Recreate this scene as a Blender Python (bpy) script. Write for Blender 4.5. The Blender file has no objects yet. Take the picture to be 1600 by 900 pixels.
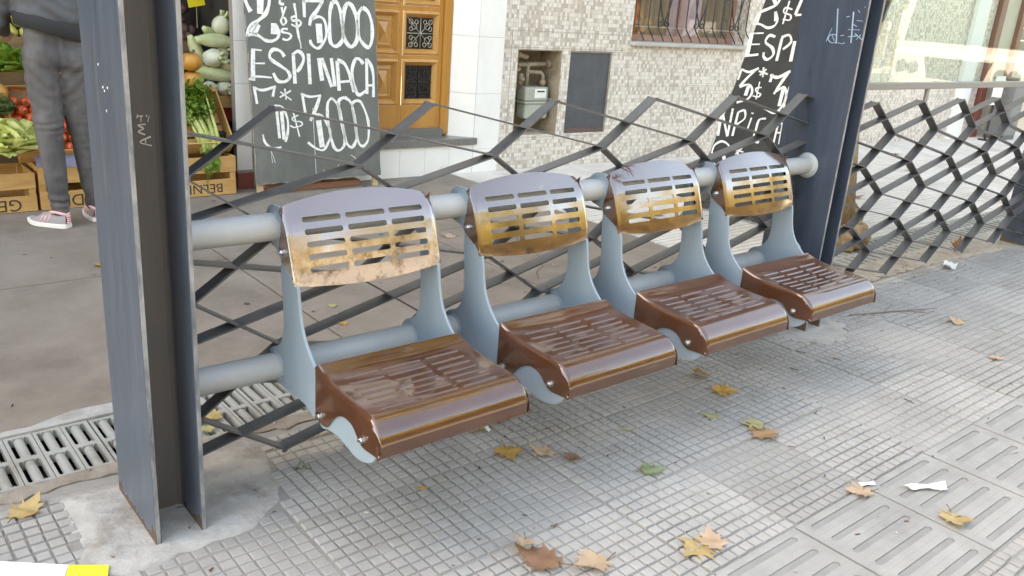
import bpy, bmesh, math, random
import numpy as np
from mathutils import Vector, Matrix, Quaternion
R = math.radians
random.seed(7)
rng = np.random.default_rng(7)
scene = bpy.context.scene
COL = scene.collection

# ------------------------------------------------------------------ materials
def newmat(name):
    m = bpy.data.materials.new(name)
    m.use_nodes = True
    nt = m.node_tree
    b = nt.nodes['Principled BSDF']
    return m, nt, b

def N(nt, t, **kw):
    n = nt.nodes.new(t)
    for k, v in kw.items():
        if k.startswith('i_'):
            n.inputs[k[2:].replace('_', ' ')].default_value = v
        else:
            setattr(n, k, v)
    return n

def c4(c):
    return (c[0], c[1], c[2], 1.0)

def mat(name, col, rough=.6, metal=0., spec=.5, col2=None, nscale=8., ndetail=5., nlo=.35, nhi=.65,
        bump=0., bscale=60., bdist=.002, coat=0., coatr=.05, coatior=1.5, rvar=0., coord='Object', stretch=None,
        col3=None, n3scale=2., n3lo=.55, n3hi=.7, zmask=None, rnd=False, crvar=0., sss=0., trans=0.):
    m, nt, b = newmat(name)
    b.inputs['Roughness'].default_value = rough
    b.inputs['Metallic'].default_value = metal
    b.inputs['Specular IOR Level'].default_value = spec
    if coat:
        b.inputs['Coat Weight'].default_value = coat
        b.inputs['Coat Roughness'].default_value = coatr
        b.inputs['Coat IOR'].default_value = coatior
    b.inputs['Base Color'].default_value = c4(col)
    if coord == 'World':
        src = N(nt, 'ShaderNodeNewGeometry').outputs['Position']
    else:
        src = N(nt, 'ShaderNodeTexCoord').outputs['Object']
    if rnd:
        oi = N(nt, 'ShaderNodeObjectInfo')
        ad = N(nt, 'ShaderNodeVectorMath', operation='ADD')
        m10 = N(nt, 'ShaderNodeMath', operation='MULTIPLY'); m10.inputs[1].default_value = 13.7
        nt.links.new(oi.outputs['Random'], m10.inputs[0])
        cx_ = N(nt, 'ShaderNodeCombineXYZ'); nt.links.new(m10.outputs[0], cx_.inputs[0]); nt.links.new(m10.outputs[0], cx_.inputs[1])
        nt.links.new(src, ad.inputs[0]); nt.links.new(cx_.outputs[0], ad.inputs[1]); src = ad.outputs[0]
    if stretch:
        mp = N(nt, 'ShaderNodeMapping')
        mp.inputs['Scale'].default_value = stretch
        nt.links.new(src, mp.inputs['Vector'])
        src = mp.outputs['Vector']
    if col2 is not None:
        no = N(nt, 'ShaderNodeTexNoise', i_Scale=nscale, i_Detail=ndetail, i_Roughness=.65)
        nt.links.new(src, no.inputs['Vector'])
        mr = N(nt, 'ShaderNodeMapRange')
        mr.inputs['From Min'].default_value = nlo
        mr.inputs['From Max'].default_value = nhi
        nt.links.new(no.outputs['Fac'], mr.inputs['Value'])
        mx = N(nt, 'ShaderNodeMix', data_type='RGBA')
        mx.inputs[6].default_value = c4(col)
        mx.inputs[7].default_value = c4(col2)
        nt.links.new(mr.outputs['Result'], mx.inputs[0])
        out = mx.outputs[2]
        if col3 is not None:
            no3 = N(nt, 'ShaderNodeTexNoise', i_Scale=n3scale, i_Detail=6., i_Roughness=.7)
            nt.links.new(src, no3.inputs['Vector'])
            mr3 = N(nt, 'ShaderNodeMapRange')
            mr3.inputs['From Min'].default_value = n3lo
            mr3.inputs['From Max'].default_value = n3hi
            nt.links.new(no3.outputs['Fac'], mr3.inputs['Value'])
            f3 = mr3.outputs['Result']
            if zmask:
                sz = N(nt, 'ShaderNodeSeparateXYZ'); nt.links.new(src, sz.inputs[0])
                zm = N(nt, 'ShaderNodeMapRange'); zm.inputs['From Min'].default_value = zmask[0]; zm.inputs['From Max'].default_value = zmask[1]
                zm.inputs['To Min'].default_value = 1; zm.inputs['To Max'].default_value = 0
                nt.links.new(sz.outputs[2], zm.inputs['Value'])
                ml = N(nt, 'ShaderNodeMath', operation='MULTIPLY'); nt.links.new(f3, ml.inputs[0]); nt.links.new(zm.outputs[0], ml.inputs[1]); f3 = ml.outputs[0]
            mx3 = N(nt, 'ShaderNodeMix', data_type='RGBA')
            nt.links.new(out, mx3.inputs[6])
            mx3.inputs[7].default_value = c4(col3)
            nt.links.new(f3, mx3.inputs[0])
            out = mx3.outputs[2]
        nt.links.new(out, b.inputs['Base Color'])
        if rvar:
            mr2 = N(nt, 'ShaderNodeMapRange')
            mr2.inputs['To Min'].default_value = max(0.02, rough - rvar)
            mr2.inputs['To Max'].default_value = min(1, rough + rvar)
            nt.links.new(no.outputs['Fac'], mr2.inputs['Value'])
            nt.links.new(mr2.outputs['Result'], b.inputs['Roughness'])
    if crvar and coat:
        nv_ = N(nt, 'ShaderNodeTexNoise', i_Scale=9., i_Detail=7., i_Roughness=.7)
        nt.links.new(src, nv_.inputs['Vector'])
        mv = N(nt, 'ShaderNodeMapRange'); mv.inputs['From Min'].default_value = .45; mv.inputs['From Max'].default_value = .72
        mv.inputs['To Min'].default_value = coatr; mv.inputs['To Max'].default_value = coatr + crvar
        nt.links.new(nv_.outputs['Fac'], mv.inputs['Value']); nt.links.new(mv.outputs[0], b.inputs['Coat Roughness'])
    if bump:
        nb = N(nt, 'ShaderNodeTexNoise', i_Scale=bscale, i_Detail=4.)
        nt.links.new(src, nb.inputs['Vector'])
        bp = N(nt, 'ShaderNodeBump', i_Strength=bump, i_Distance=bdist)
        nt.links.new(nb.outputs['Fac'], bp.inputs['Height'])
        nt.links.new(bp.outputs['Normal'], b.inputs['Normal'])
        if coat:
            bp2 = N(nt, 'ShaderNodeBump', i_Strength=bump * .5, i_Distance=bdist)
            nt.links.new(nb.outputs['Fac'], bp2.inputs['Height'])
            nt.links.new(bp2.outputs['Normal'], b.inputs['Coat Normal'])
    if trans:
        b.inputs['Transmission Weight'].default_value = trans
    if sss:
        b.inputs['Subsurface Weight'].default_value = sss
        b.inputs['Subsurface Radius'].default_value = (.02, .012, .006)
        b.inputs['Subsurface Scale'].default_value = .3
    return m

def mat_mosaic(name, cell, palette):
    m, nt, b = newmat(name)
    b.inputs['Roughness'].default_value = .3
    tc = N(nt, 'ShaderNodeTexCoord')
    sx = N(nt, 'ShaderNodeSeparateXYZ')
    nt.links.new(tc.outputs['Object'], sx.inputs[0])
    def cellcoord(sock, size):
        d = N(nt, 'ShaderNodeMath', operation='DIVIDE'); d.inputs[1].default_value = size
        nt.links.new(sock, d.inputs[0])
        f = N(nt, 'ShaderNodeMath', operation='FLOOR'); nt.links.new(d.outputs[0], f.inputs[0])
        fr = N(nt, 'ShaderNodeMath', operation='FRACT'); nt.links.new(d.outputs[0], fr.inputs[0])
        return f.outputs[0], fr.outputs[0]
    addxy = N(nt, 'ShaderNodeMath', operation='ADD')
    nt.links.new(sx.outputs[0], addxy.inputs[0]); nt.links.new(sx.outputs[1], addxy.inputs[1])
    fx, rx = cellcoord(addxy.outputs[0], cell)
    fz, rz = cellcoord(sx.outputs[2], cell * 1.35)
    cb = N(nt, 'ShaderNodeCombineXYZ')
    nt.links.new(fx, cb.inputs[0]); nt.links.new(fz, cb.inputs[1])
    wn = N(nt, 'ShaderNodeTexWhiteNoise', noise_dimensions='2D')
    nt.links.new(cb.outputs[0], wn.inputs['Vector'])
    cr = N(nt, 'ShaderNodeValToRGB')
    cr.color_ramp.interpolation = 'CONSTANT'
    el = cr.color_ramp.elements
    el[0].position = 0; el[0].color = c4(palette[0])
    el[1].position = 1 / len(palette); el[1].color = c4(palette[1])
    for i in range(2, len(palette)):
        e = el.new(i / len(palette)); e.color = c4(palette[i])
    nt.links.new(wn.outputs['Value'], cr.inputs[0])
    # grout
    def edge(fr, w):
        a = N(nt, 'ShaderNodeMath', operation='LESS_THAN'); a.inputs[1].default_value = w
        nt.links.new(fr, a.inputs[0]); return a.outputs[0]
    mxm = N(nt, 'ShaderNodeMath', operation='MAXIMUM')
    nt.links.new(edge(rx, .09), mxm.inputs[0]); nt.links.new(edge(rz, .07), mxm.inputs[1])
    mx = N(nt, 'ShaderNodeMix', data_type='RGBA')
    nt.links.new(mxm.outputs[0], mx.inputs[0])
    nt.links.new(cr.outputs[0], mx.inputs[6]); mx.inputs[7].default_value = (.42, .39, .35, 1)
    # weathering
    no = N(nt, 'ShaderNodeTexNoise', i_Scale=1.3, i_Detail=6.)
    nt.links.new(tc.outputs['Object'], no.inputs['Vector'])
    mr = N(nt, 'ShaderNodeMapRange'); mr.inputs['To Min'].default_value = .82; mr.inputs['To Max'].default_value = 1.08
    nt.links.new(no.outputs['Fac'], mr.inputs['Value'])
    vm = N(nt, 'ShaderNodeVectorMath', operation='SCALE')
    nt.links.new(mx.outputs[2], vm.inputs[0]); nt.links.new(mr.outputs[0], vm.inputs['Scale'])
    nt.links.new(vm.outputs[0], b.inputs['Base Color'])
    bp = N(nt, 'ShaderNodeBump', i_Strength=.25, i_Distance=.003); bp.invert = True
    nt.links.new(mxm.outputs[0], bp.inputs['Height']); nt.links.new(bp.outputs[0], b.inputs['Normal'])
    return m

def mat_wood(name, c1, c2, rough=.5, scale=(3, 3, 40), coat=0., axis_scale=None):
    m, nt, b = newmat(name)
    b.inputs['Roughness'].default_value = rough
    if coat:
        b.inputs['Coat Weight'].default_value = coat; b.inputs['Coat Roughness'].default_value = .2
    tc = N(nt, 'ShaderNodeTexCoord')
    mp = N(nt, 'ShaderNodeMapping'); mp.inputs['Scale'].default_value = scale
    nt.links.new(tc.outputs['Object'], mp.inputs['Vector'])
    no = N(nt, 'ShaderNodeTexNoise', i_Scale=1., i_Detail=6., i_Roughness=.6, i_Distortion=.6)
    nt.links.new(mp.outputs[0], no.inputs['Vector'])
    cr = N(nt, 'ShaderNodeValToRGB')
    cr.color_ramp.elements[0].position = .3; cr.color_ramp.elements[0].color = c4(c1)
    cr.color_ramp.elements[1].position = .7; cr.color_ramp.elements[1].color = c4(c2)
    nt.links.new(no.outputs['Fac'], cr.inputs[0])
    nt.links.new(cr.outputs[0], b.inputs['Base Color'])
    bp = N(nt, 'ShaderNodeBump', i_Strength=.15, i_Distance=.002)
    nt.links.new(no.outputs['Fac'], bp.inputs['Height']); nt.links.new(bp.outputs[0], b.inputs['Normal'])
    return m

def per_tile(m, size, ox, oy, amt):
    """each paving tile of its own batch: a slightly lighter or darker cement"""
    nt = m.node_tree; b = nt.nodes['Principled BSDF']
    src = b.inputs['Base Color'].links[0].from_socket
    pos = N(nt, 'ShaderNodeNewGeometry').outputs['Position']
    mp = N(nt, 'ShaderNodeVectorMath', operation='SUBTRACT'); mp.inputs[1].default_value = (ox, oy, 0)
    sc = N(nt, 'ShaderNodeVectorMath', operation='SCALE'); sc.inputs['Scale'].default_value = 1 / size
    fl = N(nt, 'ShaderNodeVectorMath', operation='FLOOR')
    nt.links.new(pos, mp.inputs[0]); nt.links.new(mp.outputs[0], sc.inputs[0]); nt.links.new(sc.outputs[0], fl.inputs[0])
    wn = N(nt, 'ShaderNodeTexWhiteNoise', noise_dimensions='2D'); nt.links.new(fl.outputs[0], wn.inputs['Vector'])
    mr = N(nt, 'ShaderNodeMapRange'); mr.inputs['To Min'].default_value = 1 - amt; mr.inputs['To Max'].default_value = 1 + amt * .7
    nt.links.new(wn.outputs['Value'], mr.inputs['Value'])
    vm = N(nt, 'ShaderNodeVectorMath', operation='SCALE'); nt.links.new(src, vm.inputs[0]); nt.links.new(mr.outputs[0], vm.inputs['Scale'])
    nt.links.new(vm.outputs[0], b.inputs['Base Color'])
    return m

def mat_leafy(name, c1, c2, rough=.5, trans=.35, scale=30.):
    m = mat(name, c1, rough, col2=c2, nscale=scale, bump=.15, bscale=90)
    nt = m.node_tree
    b = nt.nodes['Principled BSDF']; out = nt.nodes['Material Output']
    tl = N(nt, 'ShaderNodeBsdfTranslucent')
    if b.inputs['Base Color'].links:
        nt.links.new(b.inputs['Base Color'].links[0].from_socket, tl.inputs['Color'])
    ms = N(nt, 'ShaderNodeMixShader'); ms.inputs[0].default_value = trans
    nt.links.new(b.outputs[0], ms.inputs[1]); nt.links.new(tl.outputs[0], ms.inputs[2])
    nt.links.new(ms.outputs[0], out.inputs['Surface'])
    return m

def mat_glass(name, tint=(.9, .97, .94), rough=0.0):
    m = bpy.data.materials.new(name); m.use_nodes = True
    nt = m.node_tree
    for n in list(nt.nodes):
        nt.nodes.remove(n)
    out = N(nt, 'ShaderNodeOutputMaterial')
    tr = N(nt, 'ShaderNodeBsdfTransparent'); tr.inputs['Color'].default_value = c4(tint)
    gl = N(nt, 'ShaderNodeBsdfGlossy'); gl.inputs['Roughness'].default_value = rough
    fr = N(nt, 'ShaderNodeFresnel', i_IOR=1.52)
    ms = N(nt, 'ShaderNodeMixShader')
    ge = N(nt, 'ShaderNodeNewGeometry')
    iv = N(nt, 'ShaderNodeMath', operation='SUBTRACT'); iv.inputs[0].default_value = 1.7
    k2 = N(nt, 'ShaderNodeMath', operation='MULTIPLY'); k2.inputs[1].default_value = 1.7
    nt.links.new(ge.outputs['Backfacing'], k2.inputs[0]); nt.links.new(k2.outputs[0], iv.inputs[1])
    mu = N(nt, 'ShaderNodeMath', operation='MULTIPLY')      # both faces of the sheet mirror as one
    nt.links.new(fr.outputs[0], mu.inputs[0]); nt.links.new(iv.outputs[0], mu.inputs[1])
    nt.links.new(mu.outputs[0], ms.inputs[0]); nt.links.new(tr.outputs[0], ms.inputs[1]); nt.links.new(gl.outputs[0], ms.inputs[2])
    nt.links.new(ms.outputs[0], out.inputs['Surface'])
    return m

# ------------------------------------------------------------------ mesh building
class MB:
    def __init__(s):
        s.v = []; s.f = []; s.m = []
    def add(s, V, F, mi=0):
        o = len(s.v)
        s.v.extend([tuple(map(float, p)) for p in V])
        s.f.extend([tuple(int(i) + o for i in q) for q in F])
        s.m.extend([mi] * len(F))
        return s
    def box(s, x0, x1, y0, y1, z0, z1, mi=0, M=None):
        V = [(x0, y0, z0), (x1, y0, z0), (x1, y1, z0), (x0, y1, z0), (x0, y0, z1), (x1, y0, z1), (x1, y1, z1), (x0, y1, z1)]
        if M is not None:
            V = [M @ Vector(p) for p in V]
        return s.add(V, [(0, 3, 2, 1), (4, 5, 6, 7), (0, 1, 5, 4), (1, 2, 6, 5), (2, 3, 7, 6), (3, 0, 4, 7)], mi)
    def tube(s, path, r, n=10, mi=0, caps=True, closed=False):
        P = [Vector(p) for p in path]
        k = len(P)
        rs = r if hasattr(r, '__len__') else [r] * k
        V = []; up = None
        for i, p in enumerate(P):
            if closed:
                t = (P[(i + 1) % k] - P[i - 1])
            else:
                t = (P[min(i + 1, k - 1)] - P[max(i - 1, 0)])
            t.normalize()
            if up is None:
                a = Vector((0, 0, 1)) if abs(t.z) < .9 else Vector((1, 0, 0))
                up = (a - t * a.dot(t)).normalized()
            else:
                up = (up - t * up.dot(t))
                up = up.normalized() if up.length > 1e-6 else t.orthogonal().normalized()
            sd = t.cross(up)
            for j in range(n):
                an = 2 * math.pi * j / n
                V.append(p + (up * math.cos(an) + sd * math.sin(an)) * rs[i])
        F = []
        for i in range(k if closed else k - 1):
            a, b2 = i * n, ((i + 1) % k) * n
            for j in range(n):
                F.append((a + j, a + (j + 1) % n, b2 + (j + 1) % n, b2 + j))
        if caps and not closed:
            F.append(tuple(range(n - 1, -1, -1))); F.append(tuple((k - 1) * n + j for j in range(n)))
        return s.add(V, F, mi)
    def prism(s, poly, fn, a0, a1, mi=0):
        """extrude a 2-D polygon: fn(p, q, a) -> 3-D"""
        n = len(poly)
        V = [fn(p, q, a0) for p, q in poly] + [fn(p, q, a1) for p, q in poly]
        F = [tuple(range(n - 1, -1, -1)), tuple(range(n, 2 * n))]
        F += [(i, (i + 1) % n, n + (i + 1) % n, n + i) for i in range(n)]
        return s.add(V, F, mi)
    def lathe(s, prof, n=16, mi=0, c=(0, 0, 0), axis='z'):
        V = []
        for r, h in prof:
            for j in range(n):
                a = 2 * math.pi * j / n
                p = (r * math.cos(a), r * math.sin(a), h)
                if axis == 'x': p = (p[2], p[0], p[1])
                if axis == 'y': p = (p[0], p[2], p[1])
                V.append((p[0] + c[0], p[1] + c[1], p[2] + c[2]))
        F = []
        for i in range(len(prof) - 1):
            for j in range(n):
                F.append((i * n + j, i * n + (j + 1) % n, (i + 1) * n + (j + 1) % n, (i + 1) * n + j))
        F.append(tuple(range(n - 1, -1, -1))); F.append(tuple((len(prof) - 1) * n + j for j in range(n)))
        return s.add(V, F, mi)
    def grid(s, P, mi=0, flip=False):
        """P[i][j] -> 3-D points"""
        a, b2 = len(P), len(P[0])
        V = [p for row in P for p in row]
        F = []
        for i in range(a - 1):
            for j in range(b2 - 1):
                q = (i * b2 + j, i * b2 + j + 1, (i + 1) * b2 + j + 1, (i + 1) * b2 + j)
                F.append(q[::-1] if flip else q)
        return s.add(V, F, mi)
    def blob(s, c, r, mi=0, seg=10, rings=7, noise=0., M=None):
        r = r if hasattr(r, '__len__') else (r, r, r)
        V = [(0, 0, 1)]
        for i in range(1, rings):
            t = math.pi * i / rings
            for j in range(seg):
                a = 2 * math.pi * j / seg
                V.append((math.sin(t) * math.cos(a), math.sin(t) * math.sin(a), math.cos(t)))
        V.append((0, 0, -1))
        F = [(0, 1 + j, 1 + (j + 1) % seg) for j in range(seg)]
        for i in range(rings - 2):
            o = 1 + i * seg
            for j in range(seg):
                F.append((o + j, o + seg + j, o + seg + (j + 1) % seg, o + (j + 1) % seg))
        o = 1 + (rings - 2) * seg
        F += [(o + j, len(V) - 1, o + (j + 1) % seg) for j in range(seg)]
        W = []
        for p in V:
            k = 1 + (random.uniform(-noise, noise) if noise else 0)
            q = Vector((p[0] * r[0] * k, p[1] * r[1] * k, p[2] * r[2] * k))
            if M is not None: q = M @ q
            W.append(q + Vector(c))
        return s.add(W, F, mi)
    def stroke(s, pts, w, fn, h0, h1, mi=0):
        """brush stroke: ribbon along 2-D points with rounded joins; fn(a, b, h) -> 3-D"""
        P = [Vector((p[0], p[1])) for p in pts]
        # smooth with Catmull-Rom
        if len(P) > 2:
            Q = []
            for i in range(len(P) - 1):
                p0 = P[max(i - 1, 0)]; p1 = P[i]; p2 = P[i + 1]; p3 = P[min(i + 2, len(P) - 1)]
                for k in range(5):
                    t = k / 5
                    Q.append(.5 * ((2 * p1) + (p2 - p0) * t + (2 * p0 - 5 * p1 + 4 * p2 - p3) * t * t + (3 * p1 - p0 - 3 * p2 + p3) * t ** 3))
            Q.append(P[-1]); P = Q
        L = []; Rr = []; ph_ = random.uniform(0, 6)
        for i, p in enumerate(P):
            t = P[min(i + 1, len(P) - 1)] - P[max(i - 1, 0)]
            if t.length < 1e-7: t = Vector((1, 0))
            t.normalize(); nrm = Vector((-t.y, t.x))
            k = random.uniform(.90, 1.06) * (.93 + .17 * math.sin(i * .55 + ph_)) * w / 2
            L.append(p + nrm * k); Rr.append(p - nrm * k)
        n = len(P)
        V = [fn(p.x, p.y, h1) for p in L] + [fn(p.x, p.y, h1) for p in Rr] + [fn(p.x, p.y, h0) for p in L] + [fn(p.x, p.y, h0) for p in Rr]
        F = []
        for i in range(n - 1):
            F.append((i, n + i, n + i + 1, i + 1))
            F.append((2 * n + i, i, i + 1, 2 * n + i + 1))
            F.append((n + i, 3 * n + i, 3 * n + i + 1, n + i + 1))
        F.append((0, 2 * n, 3 * n, n)); F.append((n - 1, 2 * n - 1, 4 * n - 1, 3 * n - 1))
        return s.add(V, F, mi)
    def build(s, name, mats, parent=None, origin=None, smooth=False, bevel=0., rot=None, autosmooth=None):
        me = bpy.data.meshes.new(name)
        V = np.array(s.v, dtype=float)
        if parent is not None and origin is None and parent.get('_world'):
            origin = parent.location
        if origin is not None:
            V = V - np.array(origin)
        me.from_pydata(V.tolist(), [], s.f)
        mats = mats if isinstance(mats, (list, tuple)) else [mats]
        for m in mats:
            me.materials.append(m)
        if len(mats) > 1:
            me.polygons.foreach_set('material_index', s.m)
        if smooth:
            me.polygons.foreach_set('use_smooth', [True] * len(s.f))
        me.update(); me.validate()
        o = bpy.data.objects.new(name, me)
        COL.objects.link(o)
        if parent is not None:
            o.parent = parent
        elif origin is not None:
            o.location = origin
        if rot is not None:
            o.rotation_euler = rot
        if autosmooth is not None:
            set_autosmooth(o, autosmooth)
        if bevel:
            b = o.modifiers.new('edge', 'BEVEL'); b.width = bevel; b.segments = 2; b.limit_method = 'ANGLE'; b.angle_limit = R(40)
        return o

def set_autosmooth(o, ang):
    me = o.data
    bm = bmesh.new(); bm.from_mesh(me)
    bmesh.ops.remove_doubles(bm, verts=bm.verts, dist=1e-5)
    bmesh.ops.recalc_face_normals(bm, faces=bm.faces)
    for f in bm.faces: f.smooth = True
    for e in bm.edges:
        if len(e.link_faces) == 2 and e.calc_face_angle(0) > R(ang):
            e.smooth = False
    bm.to_mesh(me); bm.free()

def fixnormals(o):
    me = o.data
    bm = bmesh.new(); bm.from_mesh(me)
    bmesh.ops.recalc_face_normals(bm, faces=bm.faces)
    bm.to_mesh(me); bm.free()
    return o

def tag(o, label, cat, group=None, kind=None):
    if label: o['label'] = label
    if cat: o['category'] = cat
    if group: o['group'] = group
    if kind: o['kind'] = kind
    return o

def thing(name, label, cat, loc=(0, 0, 0), rz=0., group=None, world=True):
    o = bpy.data.objects.new(name, None)
    o.empty_display_size = .1
    COL.objects.link(o)
    o.location = loc; o.rotation_euler = (0, 0, rz)
    tag(o, label, cat, group)
    if world and rz == 0: o['_world'] = 1
    return o

def structure(o):
    o['kind'] = 'structure'
    return o

def copy_tree(o, parent=None):
    c = o.copy(); COL.objects.link(c)
    if parent is not None: c.parent = parent
    for ch in list(o.children): copy_tree(ch, c)
    return c

def text_mesh(name, txt, size, mat_, parent, M, extrude=.0008, sx=1.):
    cu = bpy.data.curves.new(name, 'FONT')
    cu.body = txt; cu.size = size; cu.extrude = extrude; cu.align_x = 'CENTER'; cu.align_y = 'CENTER'
    to = bpy.data.objects.new(name + '_tmp', cu); COL.objects.link(to)
    dg = bpy.context.evaluated_depsgraph_get()
    me = bpy.data.meshes.new_from_object(to.evaluated_get(dg))
    bpy.data.objects.remove(to)
    me.transform(M @ Matrix.Diagonal((sx, 1, 1, 1)))
    me.materials.clear(); me.materials.append(mat_)
    o = bpy.data.objects.new(name, me); COL.objects.link(o); o.parent = parent
    return o

def bake(o):
    """apply modifiers into the mesh"""
    dg = bpy.context.evaluated_depsgraph_get()
    me = bpy.data.meshes.new_from_object(o.evaluated_get(dg))
    o.modifiers.clear(); o.data = me
    return o

def remesh(o, vox, smooth=4):
    m = o.modifiers.new('union', 'REMESH'); m.mode = 'VOXEL'; m.voxel_size = vox; m.use_smooth_shade = True
    if smooth:
        k = o.modifiers.new('soften', 'SMOOTH'); k.factor = .5; k.iterations = smooth
    bake(o)
    o.data.polygons.foreach_set('use_smooth', [True] * len(o.data.polygons))
    return o
B1=[([(0.005,1.189),(0.018,1.155),(0.037,1.119)],0.0241),([(0.109,1.211),(0.1,1.108)],0.0354),([(0.173,1.221),(0.163,1.163),(0.137,1.109),(0.09,1.07),(0.037,1.036),(0.009,0.995),(0.0,0.963)],0.022),([(0.076,1.052),(0.024,0.993)],0.0273),([(0.084,1.041),(0.051,0.979)],0.0328),([(-0.006,0.969),(0.051,0.979),(0.088,0.966),(0.125,0.943),(0.17,0.939),(0.211,0.96),(0.223,0.996),(0.21,1.042)],0.0184),([(0.191,1.053),(0.189,0.983)],0.0362),([(0.246,1.201),(0.242,1.181),(0.271,1.176)],0.0156),([(0.253,1.158),(0.26,1.115)],0.0134),([(0.284,1.163),(0.248,1.082)],0.0135),([(0.262,1.097),(0.243,1.073),(0.256,1.045),(0.28,1.066),(0.267,1.094)],0.0124),([(0.287,1.019),(0.254,1.019),(0.245,1.0),(0.292,0.991),(0.31,0.974),(0.282,0.949),(0.246,0.955)],0.0136),([(0.344,1.186),(0.353,1.119),(0.355,1.042),(0.365,0.964)],0.0147),([(0.354,1.104),(0.32,1.095),(0.327,1.075),(0.371,1.078),(0.386,1.058),(0.355,1.036),(0.315,1.051)],0.0125),([(0.365,0.964),(0.374,0.928),(0.376,0.895)],0.0081),([(0.416,1.21),(0.414,1.1)],0.0252),([(0.405,1.205),(0.563,1.212)],0.016),([(0.553,1.208),(0.511,1.149),(0.463,1.093),(0.448,1.048)],0.0234),([(0.467,1.091),(0.516,1.108),(0.557,1.091),(0.574,1.031),(0.562,0.963),(0.518,0.907),(0.49,0.901),(0.457,0.924),(0.446,0.954)],0.0174),([(0.517,1.062),(0.521,0.935)],0.0399),([(0.63,1.209),(0.608,1.148),(0.599,1.038),(0.598,0.952),(0.628,0.916),(0.669,0.929),(0.7,0.979),(0.698,1.072),(0.687,1.151),(0.662,1.208),(0.63,1.209)],0.0237),([(0.748,1.209),(0.718,1.159),(0.7,1.041),(0.71,0.967),(0.748,0.918),(0.782,0.925),(0.814,0.982),(0.812,1.107),(0.783,1.186),(0.748,1.21)],0.0254),([(0.864,1.184),(0.83,1.139),(0.821,1.045),(0.833,0.97),(0.882,0.918),(0.912,0.922),(0.934,0.986),(0.934,1.081),(0.907,1.155),(0.864,1.184)],0.0234),([(0.035,0.886),(0.02,0.685)],0.0285),([(0.025,0.885),(0.095,0.878)],0.0109),([(0.032,0.795),(0.111,0.796)],0.0099),([(-0.008,0.691),(0.038,0.711),(0.154,0.704)],0.0121),([(0.252,0.841),(0.225,0.876),(0.179,0.886),(0.15,0.859),(0.155,0.823),(0.218,0.782),(0.269,0.746),(0.283,0.71),(0.245,0.678),(0.192,0.685),(0.166,0.734)],0.0205),([(0.317,0.861),(0.318,0.664)],0.0287),([(0.309,0.852),(0.351,0.877),(0.384,0.856),(0.388,0.814),(0.358,0.765),(0.336,0.743)],0.0207),([(0.429,0.863),(0.429,0.66)],0.0292),([(0.507,0.835),(0.522,0.683)],0.0301),([(0.528,0.835),(0.594,0.64)],0.0275),([(0.601,0.836),(0.619,0.644)],0.0236),([(0.645,0.818),(0.651,0.614)],0.0224),([(0.645,0.822),(0.703,0.797),(0.744,0.709),(0.77,0.603)],0.0238),([(0.651,0.673),(0.748,0.68)],0.0141),([(0.852,0.798),(0.824,0.83),(0.789,0.827),(0.76,0.753),(0.772,0.65),(0.804,0.583),(0.866,0.612)],0.0217),([(0.881,0.835),(0.874,0.589)],0.0203),([(0.881,0.835),(0.918,0.784),(0.932,0.709),(0.926,0.566)],0.0218),([(0.877,0.649),(0.93,0.649)],0.0132),([(0.025,0.646),(0.038,0.535)],0.0184),([(0.019,0.644),(0.082,0.623),(0.178,0.647)],0.0153),([(0.169,0.643),(0.151,0.58)],0.0189),([(0.092,0.46),(0.118,0.503),(0.174,0.521),(0.219,0.499),(0.247,0.43),(0.246,0.352),(0.223,0.276)],0.0157),([(0.173,0.483),(0.182,0.303)],0.0222),([(0.207,0.482),(0.214,0.293)],0.0256),([(0.065,0.334),(0.075,0.283),(0.118,0.242),(0.19,0.243)],0.0134),([(0.241,0.632),(0.246,0.559)],0.0104),([(0.201,0.575),(0.284,0.618)],0.0103),([(0.208,0.611),(0.285,0.555)],0.0103),([(0.292,0.48),(0.329,0.308)],0.0089),([(0.329,0.453),(0.285,0.437),(0.293,0.416),(0.345,0.408),(0.351,0.385),(0.295,0.372),(0.266,0.386)],0.009),([(0.366,0.599),(0.382,0.469)],0.0179),([(0.356,0.597),(0.422,0.576),(0.508,0.584)],0.0146),([(0.5,0.58),(0.466,0.502),(0.417,0.412)],0.0216),([(0.423,0.42),(0.454,0.452),(0.503,0.448),(0.539,0.394),(0.568,0.331),(0.552,0.269),(0.509,0.209),(0.45,0.221),(0.389,0.266)],0.0149),([(0.479,0.414),(0.498,0.227)],0.0335),([(0.588,0.565),(0.556,0.526),(0.551,0.421),(0.565,0.313),(0.59,0.222),(0.63,0.198),(0.673,0.236),(0.677,0.318),(0.657,0.426),(0.636,0.516),(0.588,0.565)],0.0186),([(0.69,0.568),(0.642,0.538),(0.651,0.418),(0.672,0.327),(0.694,0.244),(0.734,0.215),(0.768,0.259),(0.775,0.314),(0.761,0.441),(0.739,0.532),(0.69,0.568)],0.0189),([(0.786,0.544),(0.748,0.514),(0.764,0.405),(0.775,0.314),(0.793,0.24),(0.829,0.219),(0.869,0.264),(0.878,0.365),(0.861,0.448),(0.822,0.53),(0.786,0.544)],0.0174)]
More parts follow.
